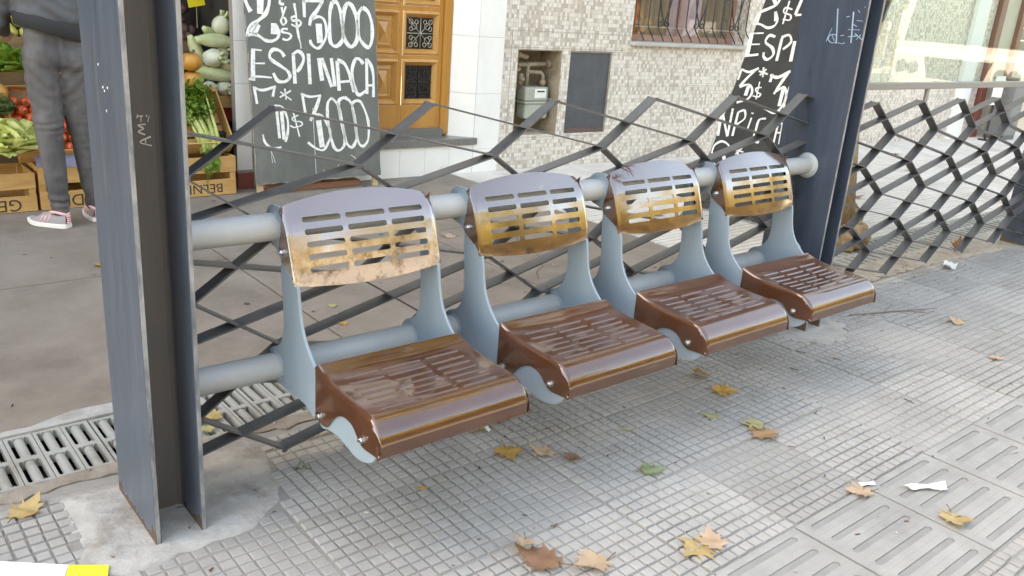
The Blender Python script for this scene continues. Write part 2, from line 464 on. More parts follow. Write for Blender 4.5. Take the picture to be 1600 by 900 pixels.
B2=[([(0.058,1.609),(0.106,1.554)],0.0226),([(0.122,1.613),(0.109,1.555),(0.053,1.522),(-0.014,1.482),(-0.027,1.412)],0.0195),([(-0.011,1.482),(-0.009,1.409)],0.0372),([(-0.03,1.407),(0.036,1.402),(0.103,1.382),(0.153,1.4),(0.161,1.444),(0.121,1.501)],0.0172),([(0.121,1.505),(0.148,1.435)],0.0224),([(0.205,1.589),(0.218,1.419)],0.011),([(0.253,1.528),(0.193,1.538),(0.192,1.503),(0.255,1.486),(0.261,1.451),(0.204,1.454)],0.0109),([(0.301,1.63),(0.291,1.493)],0.0203),([(0.293,1.489),(0.369,1.501)],0.0149),([(0.375,1.543),(0.398,1.385)],0.024),([(-0.012,1.336),(0.015,1.162)],0.0272),([(-0.01,1.33),(0.087,1.341)],0.0129),([(-0.0,1.247),(0.088,1.257)],0.0114),([(-0.001,1.159),(0.107,1.181)],0.0143),([(0.194,1.322),(0.142,1.327),(0.131,1.276),(0.203,1.24),(0.231,1.192),(0.198,1.153),(0.158,1.17),(0.147,1.201)],0.018),([(0.253,1.316),(0.276,1.151)],0.0246),([(0.247,1.322),(0.302,1.344),(0.336,1.295),(0.293,1.238)],0.0164),([(0.364,1.305),(0.389,1.159)],0.0214),([(0.4,1.311),(0.437,1.155)],0.0239),([(0.405,1.311),(0.517,1.167)],0.016),([(0.486,1.319),(0.517,1.167)],0.0183),([(0.589,1.175),(0.571,1.331),(0.66,1.183)],0.0154),([(0.692,1.322),(0.649,1.304),(0.678,1.212),(0.735,1.198)],0.0151),([(0.765,1.194),(0.754,1.348),(0.839,1.203)],0.0149),([(0.012,1.063),(0.013,0.978)],0.0143),([(0.014,1.059),(0.084,1.046),(0.153,1.083)],0.0157),([(0.14,1.074),(0.086,1.002),(0.047,0.931)],0.0182),([(0.049,0.928),(0.122,0.955),(0.168,0.91),(0.153,0.85),(0.072,0.812)],0.0157),([(0.122,0.945),(0.124,0.872)],0.0253),([(0.19,1.094),(0.212,1.022)],0.0111),([(0.162,1.062),(0.245,1.048)],0.0111),([(0.182,1.033),(0.219,1.083)],0.0111),([(0.201,0.987),(0.223,0.857)],0.0097),([(0.234,0.948),(0.19,0.935),(0.209,0.909),(0.246,0.899),(0.231,0.876),(0.185,0.879)],0.0096),([(0.283,1.055),(0.285,0.995)],0.0177),([(0.267,1.046),(0.336,1.036),(0.416,1.092)],0.0205),([(0.407,1.084),(0.379,1.01),(0.351,0.914)],0.02),([(0.362,0.934),(0.41,0.972),(0.45,0.921),(0.45,0.836),(0.409,0.783),(0.316,0.804)],0.0161),([(0.411,0.958),(0.427,0.836)],0.0293),([(0.46,1.079),(0.458,0.894),(0.478,0.826),(0.54,0.808),(0.566,0.895),(0.527,1.029),(0.468,1.08)],0.0171),([(0.569,1.076),(0.595,0.9),(0.636,0.836),(0.67,0.883),(0.633,1.029),(0.572,1.076)],0.0168),([(-0.024,0.72),(0.015,0.547)],0.0202),([(-0.017,0.721),(0.095,0.554)],0.0173),([(0.058,0.763),(0.096,0.558)],0.0199),([(0.115,0.742),(0.137,0.566)],0.0183),([(0.111,0.741),(0.161,0.764),(0.187,0.709),(0.139,0.654)],0.0141),([(0.241,0.721),(0.242,0.631)],0.0138),([(0.236,0.758),(0.236,0.749)],0.0152),([(0.36,0.734),(0.31,0.715),(0.312,0.643),(0.317,0.571),(0.373,0.557)],0.0148),([(0.47,0.719),(0.49,0.567)],0.0145),([(0.46,0.718),(0.526,0.721)],0.0132),([(0.505,0.711),(0.534,0.575)],0.0118),([(0.481,0.647),(0.524,0.658)],0.0106),([(0.015,0.409),(0.015,0.472),(0.069,0.512),(0.14,0.488),(0.153,0.431)],0.0144),([(0.117,0.42),(0.147,0.378)],0.0283),([(0.22,0.503),(0.242,0.431)],0.0111),([(0.189,0.468),(0.277,0.468)],0.0112),([(0.218,0.441),(0.255,0.496)],0.0111)]
BLUE=[([(2.119,1.464),(2.096,1.32)],0.006),([(2.104,1.355),(2.128,1.355),(2.139,1.336),(2.12,1.321),(2.099,1.325)],0.004),([(2.147,1.325),(2.13,1.382)],0.003),([(2.124,1.353),(2.107,1.33)],0.003),([(2.043,1.455),(2.028,1.328)],0.006),([(2.053,1.382),(1.998,1.384)],0.003),([(2.048,1.352),(2.008,1.359)],0.005),([(2.018,1.368),(1.981,1.346)],0.004),([(1.99,1.366),(2.006,1.344)],0.004),([(2.083,1.353),(2.067,1.357)],0.003),([(2.089,1.324),(2.07,1.321),(2.057,1.327)],0.003),([(2.072,1.432),(2.056,1.436)],0.003),([(2.021,1.421),(1.994,1.42)],0.003),([(2.023,1.463),(2.014,1.453)],0.003),([(2.038,1.406),(2.016,1.397)],0.003),([(1.999,1.478),(1.993,1.475)],0.003)]
AMT=[([(0.667,1.013),(0.64,1.023),(0.666,1.035)],0.003),([(0.653,1.017),(0.653,1.03)],0.0025),([(0.653,1.04),(0.638,1.048),(0.65,1.055),(0.638,1.063),(0.656,1.065)],0.003),([(0.636,1.079),(0.639,1.089)],0.002),([(0.638,1.084),(0.651,1.084)],0.0025),([(0.645,1.071),(0.647,1.087)],0.002),([(0.658,1.082),(0.66,1.087)],0.002),([(0.661,1.07),(0.665,1.084)],0.002)]

# ------------------------------------------------------------------ material library
M_pave = mat('pavement_tile', (.318, .300, .277), .75, col2=(.375, .357, .332), nscale=7, coord='World', bump=.35, bscale=220, bdist=.0015, col3=(.25, .238, .22), n3scale=2.6, n3lo=.50, n3hi=.85)
M_groove = mat('pavement_groove', (.295, .277, .255), .85, col2=(.24, .223, .2), nscale=3.5, coord='World', bump=.3, bscale=300, bdist=.001)
M_tact = mat('guide_paving', (.305, .293, .27), .8, col2=(.355, .343, .32), nscale=6, coord='World', bump=.4, bscale=200, bdist=.0015, col3=(.235, .226, .208), n3scale=3.5, n3lo=.46, n3hi=.8)
per_tile(M_pave, .4, 1.309, 1.073, .13)
M_tactslot = mat('guide_slot', (.29, .28, .262), .85, col2=(.25, .24, .222), nscale=9, coord='World')
M_walk = mat('smooth_sidewalk', (.200, .160, .126), .85, col2=(.262, .216, .176), nscale=3.2, ndetail=10, coord='World', bump=.6, bscale=130, bdist=.003, col3=(.138, .108, .085), n3scale=1.7, n3lo=.50, n3hi=.76)
M_ribwalk = mat('ribbed_sidewalk', (.56, .515, .46), .8, col2=(.66, .615, .56), nscale=3.0, coord='World', bump=.2, bscale=150, bdist=.001, col3=(.42, .37, .31), n3scale=1.4, n3lo=.5, n3hi=.8)
M_patch = mat('cement_patch', (.34, .322, .295), .9, col2=(.42, .405, .38), nscale=16, coord='World', bump=1., bscale=38, bdist=.006, col3=(.215, .18, .15), n3scale=6, n3lo=.50, n3hi=.74)
M_patch2 = mat('sandy_patch', (.355, .325, .285), .9, col2=(.42, .392, .35), nscale=18, coord='World', bump=.9, bscale=50, bdist=.005, col3=(.26, .228, .19), n3scale=6, n3lo=.48, n3hi=.72)
M_dark = mat('trench_dark', (.02, .018, .016), .9)
M_asph = mat('asphalt', (.055, .054, .053), .85, col2=(.075, .073, .07), nscale=30, coord='World', bump=.4, bscale=200)
M_kerb = mat('kerb_concrete', (.38, .36, .33), .85, col2=(.46, .44, .41), nscale=5, coord='World')
M_dirt = mat('soil', (.14, .11, .08), .9, col2=(.2, .16, .12), nscale=1.5, coord='World')
M_brown = mat('brown_enamel', (.098, .037, .0175), .36, spec=.12, col2=(.070, .0245, .011), nscale=5, bump=.06, bscale=70, bdist=.001, coat=1., coatr=.05, coatior=1.8, rvar=.05, rnd=True, crvar=.08, col3=(.15, .095, .065), n3scale=34, n3lo=.66, n3hi=.78)
M_brownback = mat('brown_enamel_backrest', (.085, .034, .0135), .36, spec=.15, col2=(.068, .028, .012), nscale=5, bump=.10, bscale=55, bdist=.001, coat=1., coatr=.085, coatior=2.5, rvar=.05, rnd=True, crvar=.10, col3=(.22, .15, .09), n3scale=26, n3lo=.62, n3hi=.76)
M_brownworn = mat('worn_brown_enamel', (.105, .040, .018), .32, col2=(.085, .032, .015), nscale=5, bump=.16, bscale=55, bdist=.0014, coat=1., coatr=.06, coatior=2.5, rvar=.08, col3=(.56, .43, .34), n3scale=13, n3lo=.40, n3hi=.56, zmask=(.66, .765), crvar=.2)
M_brk = mat('blue_grey_enamel', (.235, .30, .355), .5, col2=(.262, .328, .38), nscale=6, bump=.08, bscale=120, bdist=.001, rvar=.08, col3=(.15, .115, .09), n3scale=26, n3lo=.715, n3hi=.735)
M_pipe = mat('grey_pipe_paint', (.345, .37, .38), .5, col2=(.41, .43, .43), nscale=5, bump=.15, bscale=90, bdist=.001, rvar=.08, col3=(.22, .20, .18), n3scale=20, n3lo=.69, n3hi=.73)
M_post = mat('dark_post_paint', (.036, .050, .076), .30, col2=(.052, .068, .096), nscale=6, bump=.12, bscale=80, bdist=.001, rvar=.08, stretch=(3, 3, .35), col3=(.085, .10, .125), n3scale=14, n3lo=.60, n3hi=.78)
M_web = mat('grimy_post_web', (.125, .124, .125), .5, col2=(.165, .157, .15), nscale=5, bump=.12, bscale=80, bdist=.001, rvar=.1, stretch=(2.5, 2.5, .3), col3=(.125, .092, .065), n3scale=5, n3lo=.52, n3hi=.75)
M_post1 = mat('sky_sheen_post_paint', (.060, .080, .110), .36, col2=(.082, .103, .135), nscale=6, bump=.2, bscale=50, bdist=.002, rvar=.1, stretch=(3, 3, .35), col3=(.135, .145, .155), n3scale=11, n3lo=.56, n3hi=.78)  # lighter copy of the dark post paint, sky sheen put into its colour
M_edge = mat('scuffed_steel_edge', (.30, .31, .31), .5, col2=(.11, .12, .135), nscale=30, rvar=.1, stretch=(1, 1, .3))
M_lat = mat('dark_lattice_paint', (.070, .075, .082), .38, col2=(.10, .105, .11), nscale=12, bump=.1, bscale=70, bdist=.001, rvar=.1, col3=(.18, .175, .165), n3scale=9, n3lo=.62, n3hi=.76)
M_bolt = mat('zinc_bolt', (.55, .56, .57), .28, metal=1., bump=.1, bscale=200)
M_grate = mat('drain_grate', (.33, .325, .295), .65, col2=(.39, .385, .355), nscale=12, bump=.2, bscale=150, bdist=.001, col3=(.24, .215, .175), n3scale=6, n3lo=.48, n3hi=.72)
M_white = mat('white_paint', (.78, .79, .76), .6, col2=(.66, .67, .65), nscale=60, nlo=.5, nhi=.72)
M_bluew = mat('blue_marker', (.30, .44, .58), .6)
M_rust = mat('earthy_mortar', (.245, .205, .165), .9, col2=(.32, .28, .235), nscale=24, coord='World', bump=1., bscale=50, bdist=.006, col3=(.17, .135, .10), n3scale=7, n3lo=.5, n3hi=.7)

M_footrust = mat('rusted_steel', (.13, .075, .045), .85, col2=(.075, .06, .055), nscale=26, bump=.5, bscale=80, bdist=.003)

# ------------------------------------------------------------------ ground
g = MB(); g.add([(-150, -150, -.32), (200, -150, -.32), (200, 150, -.32), (-150, 150, -.32)], [(0, 1, 2, 3)])
structure(g.build('ground', M_dirt))
PX0, PX1 = -6., 26.
g = MB()
g.box(PX0, PX1, -1.55, 2.455, -.30, 0.)
g.box(PX0, PX1, -1.70, -1.56, -.30, -.004, 1)
structure(g.build('pavement', [M_groove, M_kerb]))
g = MB(); g.box(PX0 - 40, PX1 + 60, -10.2, -1.705, -.31, -.13)
structure(g.build('road', M_asph))
g = MB(); g.box(PX0 - 40, PX1 + 60, -13.6, -10.2, -.31, .0)
structure(g.build('far_pavement', M_kerb))

# small square studs of the front pavement
def squares(x0, x1, ylist, skip):
    t = MB(); V = []; F = []
    hx, hy = .0178, .0170
    xs = np.arange(math.floor((x0 - 1.309) / .4) * .4 + 1.309, x1, .4)
    for tx in xs:
        for ty in ylist:
            tz = random.uniform(-.0008, .0012); sx = random.uniform(-.003, .003); sy = random.uniform(-.003, .003)
            worn = random.random()
            for i in range(10):
                for j in range(10):
                    cx = tx + .0225 + i * .0394 + random.uniform(-.001, .001); cy = ty + .0225 + j * .0394 + random.uniform(-.001, .001)
                    if cx < x0 or cx > x1 or skip(cx, cy): continue
                    h = .0062 + tz + sx * (i - 4.5) / 5 + sy * (j - 4.5) / 5 + random.uniform(-.0007, .0007)
                    if random.random() < .012: h -= .003
                    h = max(h, .002)
                    if worn < .12: h *= .72
                    a = hx + random.uniform(-.0012, .0008); b = hy + random.uniform(-.0012, .0008)
                    o = len(V); k = .0034
                    V += [(cx - a, cy - b, .0003), (cx + a, cy - b, .0003), (cx + a, cy + b, .0003), (cx - a, cy + b, .0003),
                          (cx - a + .0012, cy - b + .0012, h - .0016), (cx + a - .0012, cy - b + .0012, h - .0016), (cx + a - .0012, cy + b - .0012, h - .0016), (cx - a + .0012, cy + b - .0012, h - .0016),
                          (cx - a + k, cy - b + k, h), (cx + a - k, cy - b + k, h), (cx + a - k, cy + b - k, h), (cx - a + k, cy + b - k, h)]
                    for r in (0, 4):
                        F += [(o + r, o + r + 1, o + r + 5, o + r + 4), (o + r + 1, o + r + 2, o + r + 6, o + r + 5), (o + r + 2, o + r + 3, o + r + 7, o + r + 6), (o + r + 3, o + r, o + r + 4, o + r + 7)]
                    F.append((o + 8, o + 9, o + 10, o + 11))
    t.add(V, F)
    return t
PATCH = [(.42, 2.34), (.61, 2.33), (.80, 2.36), (.97, 2.375), (1.02, 2.33), (.985, 2.22), (.955, 2.07), (.93, 1.99), (.80, 1.925), (.69, 1.915), (.51, 1.90), (.42, 1.94), (.405, 2.07)]
PATCH2 = [(3.42, 2.36), (3.55, 2.40), (3.80, 2.37), (4.6, 2.36), (5.4, 2.40), (6.3, 2.41), (6.9, 2.40), (6.95, 2.28), (6.80, 1.98), (6.50, 1.93), (6.36, 2.16), (5.5, 2.24), (4.6, 2.25), (3.98, 2.22), (3.86, 1.95), (3.70, 1.83), (3.52, 1.82), (3.42, 1.93)]
def inside(x, y, P):
    c = False; n = len(P)
    for i in range(n):
        (x1, y1), (x2, y2) = P[i], P[i - 1]
        if (y1 > y) != (y2 > y) and x < (x2 - x1) * (y - y1) / (y2 - y1) + x1: c = not c
    return c
def skipq(x, y):
    if y > 2.345 + .02 * math.sin(x * 7) or inside(x, y, PATCH) or inside(x, y, PATCH2): return True
    return False
t = squares(-.6, 8.0, [1.073, 1.473, 1.873, 2.273], skipq)
structure(t.build('pavement_tiles', M_pave))
t = squares(.8, 5.6, [.265, -.135], skipq)
structure(t.build('pavement_tiles', M_pave))
def squares_far():
    t = MB()
    for y in np.arange(1.095, 2.32, .0394):
        t.box(8.0, 24, y - .0155, y + .0155, .0003, .0055)
    return t
structure(squares_far().build('pavement_tiles', M_pave))

# guide paving with long slots
t = MB()
for k in range(-6, 40):
    x0 = 1.309 - .02 + .4 * k; x1 = x0 + .396
    x0 += .004
    ys = .668; n = 6; sl = .022; pitch = .402 / n
    dz = random.uniform(-.0007, .0007)
    top = .0062 + dz
    t.box(x0, x1, ys, ys + .402, .0004, .0014, 1)
    y = ys
    for j in range(n):
        w0 = (pitch - sl) / 2
        t.box(x0, x1, y, y + w0, .0016, top)
        e = .036
        for (a, b, s) in ((x0, x0 + e, 1), (x1 - e, x1, -1)):
            t.box(a, b, y + w0, y + w0 + sl, .0016, top - .0001)
            q = b if s > 0 else a
            tri = [(q, y + w0), (q + s * .012, y + w0), (q + s * .005, y + w0 + .0055), (q, y + w0 + .011)]
            tri2 = [(q, y + w0 + sl), (q + s * .012, y + w0 + sl), (q + s * .005, y + w0 + sl - .0055), (q, y + w0 + sl - .011)]
            t.prism(tri, lambda p, q2, a2: (p, q2, a2), .0016, top - .0002); t.prism(tri2, lambda p, q2, a2: (p, q2, a2), .0016, top - .0002)
        t.box(x0, x1, y + w0 + sl, y + pitch, .0016, top)
        y += pitch
o = t.build('guide_paving_strip', [M_tact, M_tactslot], bevel=.0012); fixnormals(o); structure(o)

def patch(name, P, mat_, z, h, n=3, jit=.03):
    Q = []
    m = len(P)
    for i in range(m):
        a = Vector(P[i]); b = Vector(P[(i + 1) % m]); L = (b - a).length; k = max(1, int(L / .04))
        for j in range(k):
            q = a.lerp(b, j / k); Q.append((q.x + random.uniform(-jit, jit) * .5, q.y + random.uniform(-jit, jit) * .5))
    cx = sum(q[0] for q in Q) / len(Q); cy = sum(q[1] for q in Q) / len(Q)
    t = MB(); K = len(Q); V = []
    for r, zz in ((1., z), (.985, z + h), (.7, z + h * 1.3), (.35, z + h * 1.5)):
        V += [(cx + (q[0] - cx) * r, cy + (q[1] - cy) * r, zz + (random.uniform(-.001, .001) if r < 1 else 0)) for q in Q]
    V.append((cx, cy, z + h * 1.5)); F = []
    for r in range(3):
        F += [(r * K + i, r * K + (i + 1) % K, (r + 1) * K + (i + 1) % K, (r + 1) * K + i) for i in range(K)]
    F += [(3 * K + i, 3 * K + (i + 1) % K, 4 * K) for i in range(K)]
    t.add(V, F)
    return structure(t.build(name, mat_, smooth=True))
patch('cement_patch', PATCH, M_patch, .0004, .0055)
t = MB()   # sandy mortar along the second fence and round the middle post
def rough_poly(poly, j=.014, step=.035):
    Q = []
    for i in range(len(poly)):
        a = Vector(poly[i]); b = Vector(poly[(i + 1) % len(poly)]); k = max(1, int((b - a).length / step))
        for q in range(k):
            p = a.lerp(b, q / k); Q.append((p.x + random.uniform(-j, j), min(p.y + random.uniform(-j, j), 2.4548)))
    return Q
def mortar(poly, z0, z1):
    poly = rough_poly(poly)
    t.prism(poly, lambda p, q, a: (p, q, a), z0, z1)
mortar([(3.40, 2.455)] + [(p[0], p[1]) for p in [(6.95, 2.455), (6.97, 2.25), (6.80, 1.98), (6.50, 1.93), (6.36, 2.16), (5.5, 2.24), (4.6, 2.25), (3.98, 2.22), (3.86, 1.95), (3.70, 1.83), (3.52, 1.82), (3.42, 1.93)]], .0004, .0075)
o = t.build('mortar_strip', M_patch2); fixnormals(o); structure(o)
t = MB(); mortar([(1.0, 2.455), (1.05, 2.385), (1.35, 2.39), (1.9, 2.375), (2.6, 2.39), (3.39, 2.37), (3.39, 2.455)], .0004, .006)
mortar([(-.6, 2.455), (-.6, 2.38), (.1, 2.375), (.4, 2.39), (.99, 2.40), (.99, 2.455)], .0004, .006)
o = t.build('mortar_strip', M_rust); fixnormals(o); structure(o)

# back sidewalk: smooth slabs, then ribbed tiles
t = MB()
t.box(PX0, PX1, 2.785, 9.5, -.30, -.012, 1)
xs = [-6, -4.2, -2.6, -.75, 1.665, 2.88, 4.11]
ys = [2.79, 4.222, 5.62]
for i in range(len(xs) - 1):
    for j in range(len(ys) - 1):
        dz = random.uniform(-.002, .002)
        t.box(xs[i] + .004, xs[i + 1] - .004, ys[j] + .004, ys[j + 1] - .004, -.05, dz)
t.box(-6, 2.3, 5.624, 9.5, -.05, -.003)
t.box(2.308, 4.106, 5.624, 6.0, -.05, -.003)
o = t.build('back_sidewalk', [M_walk, M_dark], bevel=.003); structure(o)
t = MB()
for ix in range(0, 36):
    for iy in range(0, 8):
        x0 = 4.118 + ix * .4; y0 = 2.79 + iy * .4
        if y0 > 5.6: continue
        if x0 > 12: 
            if iy % 1 == 0: t.box(x0, x0 + .395, y0, y0 + .395, -.02, 0)
            continue
        for r in range(8):
            t.box(x0 + .002, x0 + .396, y0 + .003 + r * .0495, y0 + .003 + r * .0495 + .040, -.008, random.uniform(-.001, .001))
        t.box(x0 + .001, x0 + .397, y0 + .001, y0 + .397, -.02, -.005)
structure(t.build('back_sidewalk_tiles', M_ribwalk))
for (P, w_, nm) in (([(1.72, 4.5), (2.1, 4.36), (2.45, 4.40), (2.87, 4.30)], .003, 0), ([(2.95, 3.2), (3.2, 3.45), (3.35, 3.85), (3.6, 4.2)], .003, 0)):
    Q = []
    for i in range(len(P) - 1):
        for k in range(5):
            f = k / 5; Q.append((P[i][0] + (P[i + 1][0] - P[i][0]) * f + random.uniform(-.012, .012), P[i][1] + (P[i + 1][1] - P[i][1]) * f + random.uniform(-.012, .012)))
    t = MB(); t.stroke(Q, w_, lambda a, b, h: (a, b, h), .0022, .0026); o = t.build('pavement_crack', M_dark); fixnormals(o); structure(o)
t = MB()
for k in range(90):
    x, y = random.uniform(-1.5, 4.0), random.uniform(2.95, 5.5); r = random.uniform(.006, .016); n = 9
    t.add([(x + r * random.uniform(.7, 1.2) * math.cos(i * 6.283 / n), y + r * random.uniform(.7, 1.2) * math.sin(i * 6.283 / n), .0028) for i in range(n)], [tuple(range(n))], random.choice([0, 0, 1]))
o = t.build('gum_spots', [mat('old_gum', (.075, .065, .058), .8), mat('pale_gum', (.27, .25, .23), .8)]); tag(o, 'dark and pale gum spots trodden into the smooth walk', 'gum spots', kind='stuff')
# broken rim between the smooth slabs and the drain
t = MB()
P = []
for i in range(90):
    x = -2 + i * .068
    P.append((x, 2.80 + random.uniform(0, .028) + .03 * (1 + math.sin(x * 4.1) * math.sin(x * 9.7 + 1))))
t.prism([(-2, 2.782)] + [(4.1, 2.782)] + P[::-1], lambda p, q, a: (p, q, a), -.02, .0045)
o = t.build('broken_cement_rim', M_patch); fixnormals(o); structure(o)
# trench
t = MB(); t.box(PX0, PX1, 2.455, 2.785, -.31, -.16)
structure(t.build('drain_trench', M_dark))

# ------------------------------------------------------------------ drain grates
def make_grate():
    L = .489; n = 6; m = L / n
    t = MB()
    y0, y1 = -.157, .157
    for i in range(n):
        x = i * m
        t.box(x + .0012, x + .011, y0, y1, -.03, 0); t.box(x + m - .011, x + m - .0012, y0, y1, -.03, 0)
        for (a, b) in ((y0, y0 + .012), (-.011, .011), (y1 - .012, y1)):
            t.box(x + .011, x + m - .011, a, b, -.03, -.0006)
        # rounded slot ends
        for (a, b) in ((y0 + .012, -.011), (.011, y1 - .012)):
            for ex, d in ((a, 1), (b, -1)):
                for q0, q1 in ((x + .011, x + .0255), (x + m - .0255, x + m - .011)):
                    c = (q0 + q1) / 2
                    t.prism([(q0, ex), (q0 + .005, ex), (q0, ex + d * .007)], lambda p, q, aa: (p, q, aa), -.028, -.0011)
                    t.prism([(q1, ex), (q1 - .005, ex), (q1, ex + d * .007)], lambda p, q, aa: (p, q, aa), -.028, -.0011)
            # half-round rib
            P = []
            w = m / 2 - .0255
            for k in range(7):
                an = math.pi * k / 6
                P.append([(x + m / 2 - math.cos(an) * w, yy, -.014 + math.sin(an) * .0105) for yy in (a - .004, b + .004)])
            t.grid(P)
    return t
gt = make_grate()
group = 'drain grates in the channel behind the bench'
g0 = None
k = 0
for i in range(-3, 22):
    x = .362 - .0815 * 3 + i * .492
    if i < -1: continue
    if g0 is None:
        g0 = gt.build('drain_grate', M_grate); fixnormals(g0)
        o = g0
    else:
        o = g0.copy(); COL.objects.link(o)
    o.location = (x, 2.620, -.002 + random.uniform(-.0015, .0015)); o.rotation_euler = (0, 0, random.uniform(-.004, .004))
    tag(o, 'pale slotted grate set flush in the drain channel along the sidewalk', 'drain grate', group)

# ------------------------------------------------------------------ shelter posts
def make_post(name, x0, label, paint=None, zt=2.62):
    paint = paint or M_post
    p = thing(name, label, 'post', (x0 + .066, 2.137, 0))
    W = .132
    for s in (0, 1):
        t = MB()
        xa = x0 if s == 0 else x0 + W - .013
        # outer flange face + worn front edge strip
        t.box(xa, xa + .013, 1.981, 2.293, -.02, zt)
        o = t.build('flange', paint, p, bevel=.002)
        e = MB(); e.box(xa + .0015, xa + .0115, 1.9795, 1.9812, .004, zt - .01)
        ee = e.build('flange_edge', M_edge, o, origin=(0, 0, 0))
        ee.data.transform(Matrix.Translation(-Vector(p.location)))
    t = MB(); t.box(x0 + .0131, x0 + W - .0131, 2.133, 2.145, -.02, zt)
    # fillets beside the web
    for xx, d in ((x0 + .0131, 1), (x0 + W - .0131, -1)):
        t.prism([(xx, 2.133), (xx + d * .010, 2.133), (xx + d * .003, 2.126), (xx, 2.116)], lambda a, b, z: (a, b, z), -.02, zt)
    o = t.build('web', M_web, p); fixnormals(o)
    t = MB()
    for (xx, d) in ((x0 - .0004, 0), (x0 + W - .0133, 0)):
        Q = [(1.9805, .0)] + [(1.9805 + .3125 * i / 24, .012 + random.uniform(0, .022) + .02 * (1 if i < 3 or i > 21 else 0)) for i in range(25)] + [(2.293, .0)]
        t.prism(Q, lambda a, b, c: (c, a, b), xx, xx + .0138)
    o = t.build('rusty_foot', M_footrust, p); fixnormals(o)
    t = MB(); t.box(x0 - .05, x0 + W + .05, 1.93, 2.34, zt, zt + .012)
    t.build('cap_plate', M_post, p)
    return p
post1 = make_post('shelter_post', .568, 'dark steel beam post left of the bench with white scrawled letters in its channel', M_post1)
post2 = make_post('shelter_post', 3.573, 'dark steel beam post at the far end of the bench with a blue chalk scribble')
post3 = make_post('shelter_post', 6.57, 'dark steel beam post at the far end of the second lattice fence')
t = MB()
for pts, w in AMT:
    t.stroke(pts, w * 1.15, lambda a, b, h: (a, 2.1325 - h, b), 0, .0006)
o = t.build('scrawled_letters', M_white, post1); fixnormals(o)
for (y, z) in [(2.10, 1.155), (2.125, 1.145), (2.135, 1.152), (2.12, 1.10), (2.16, 1.20)]:
    t = MB(); t.blob((.5675, y, z), (.0008, .0028, .0034), seg=6, rings=4, noise=.3); t.build('paint_fleck', M_white, post1)
t = MB()
for pts, w in BLUE:
    t.stroke(pts, w * .8, lambda a, b, h: (3.5728 - h, a, b), 0, .0006)
o = t.build('chalk_scribble', M_bluew, post2); fixnormals(o)

# ------------------------------------------------------------------ lattice fences
def clip_chain(P, x0, x1):
    out = []
    for i in range(len(P) - 1):
        (xa, za), (xb, zb) = P[i], P[i + 1]
        if xb < x0 or xa > x1: continue
        if xa < x0: za += (zb - za) * (x0 - xa) / (xb - xa); xa = x0
        if xb > x1: zb = za + (zb - za) * (x1 - xa) / (xb - xa); xb = x1
        if not out: out.append((xa, za))
        out.append((xb, zb))
    return out
def lattice(name, label, xa, xb, first_peak, sp, ztop, zbot, firsttype, rows, yc, w=.047, th=.0055):
    f = thing(name, label, 'fence', ((xa + xb) / 2, yc, 0))
    h = (ztop - zbot) / rows
    steep = .245 / .49 * sp; per = 2 * sp
    peak = first_peak
    for r in range(rows):
        zt = ztop - r * h; zb = zt - h
        typ = firsttype if r % 2 == 0 else 1 - firsttype
        for half in (0, 1):
            P = []
            for k in range(-8, 12):
                pk = peak + half * sp + k * per
                if typ == 1:      # rises steeply to the peak, falls gently
                    P += [(pk - steep + random.uniform(-.003, .003), zb), (pk + random.uniform(-.003, .003), zt)]
                else:             # falls steeply after the peak
                    P += [(pk + random.uniform(-.003, .003), zt), (pk + steep + random.uniform(-.003, .003), zb)]
            P = clip_chain(P, xa, xb)
            if len(P) < 2: continue
            t = MB()
            n = len(P); up = []
            for i in range(n):
                a = Vector(P[max(i - 1, 0)]); b = Vector(P[i]); c = Vector(P[min(i + 1, n - 1)])
                d1 = (b - a).normalized() if i else (c - b).normalized(); d2 = (c - b).normalized() if i < n - 1 else d1
                n1 = Vector((-d1.y, d1.x)); n2 = Vector((-d2.y, d2.x)); m = (n1 + n2); m = m / max(m.dot(n1), .3)
                up.append(m)
            o1 = (.0004 if half else -.0004); ww = w / 2 + (.0006 if half else 0) + (.0011 if r % 2 else 0)
            V = []
            for i in range(n):
                b = Vector(P[i])
                for s in (-1, 1):
                    q = b + up[i] * (s * th / 2 + o1)
                    V += [(q.x, yc - ww, q.y), (q.x, yc + ww, q.y)]
            F = []
            for i in range(n - 1):
                a, b = i * 4, i * 4 + 4
                F += [(a, a + 1, b + 1, b), (a + 2, b + 2, b + 3, a + 3), (a, b, b + 2, a + 2), (a + 1, a + 3, b + 3, b + 1)]
            F += [(0, 2, 3, 1), (4 * n - 4, 4 * n - 3, 4 * n - 1, 4 * n - 2)]
            t.add(V, F)
            for i in range(1, n - 1):       # weld beads at the bends
                q = P[i]
                for yy in (yc - ww + .003, yc + ww - .003): t.blob((q[0], yy, q[1] + (-.004 if q[1] < (zt + zb) / 2 else .0)), (.011, .004, .0055), seg=7, rings=5, noise=.15)
            o = t.build('zigzag_bar', M_lat, f); fixnormals(o)
        # peaks of the next row sit in the valleys of this one
        peak = peak - steep if typ == 1 else peak + steep
    # welding beads at the nodes are left to the paint
    return f
YL = 2.175
s_ = YL / 2.13
lattice('lattice_fence', 'zigzag lattice fence of dark flat bars behind the brown seats', .7005, 3.5728, .984 * s_, .4905 * s_, 1.42 + (1.098 - 1.42) * s_, 1.42 + (.098 - 1.42) * s_, 1, 6, YL)
lattice('lattice_fence', 'zigzag lattice fence of dark flat bars under the glass screen', 3.7055, 6.5698, 4.075 * s_, .4690 * s_, 1.42 + (1.052 - 1.42) * s_, 1.42 + (.115 - 1.42) * s_, 0, 6, YL)

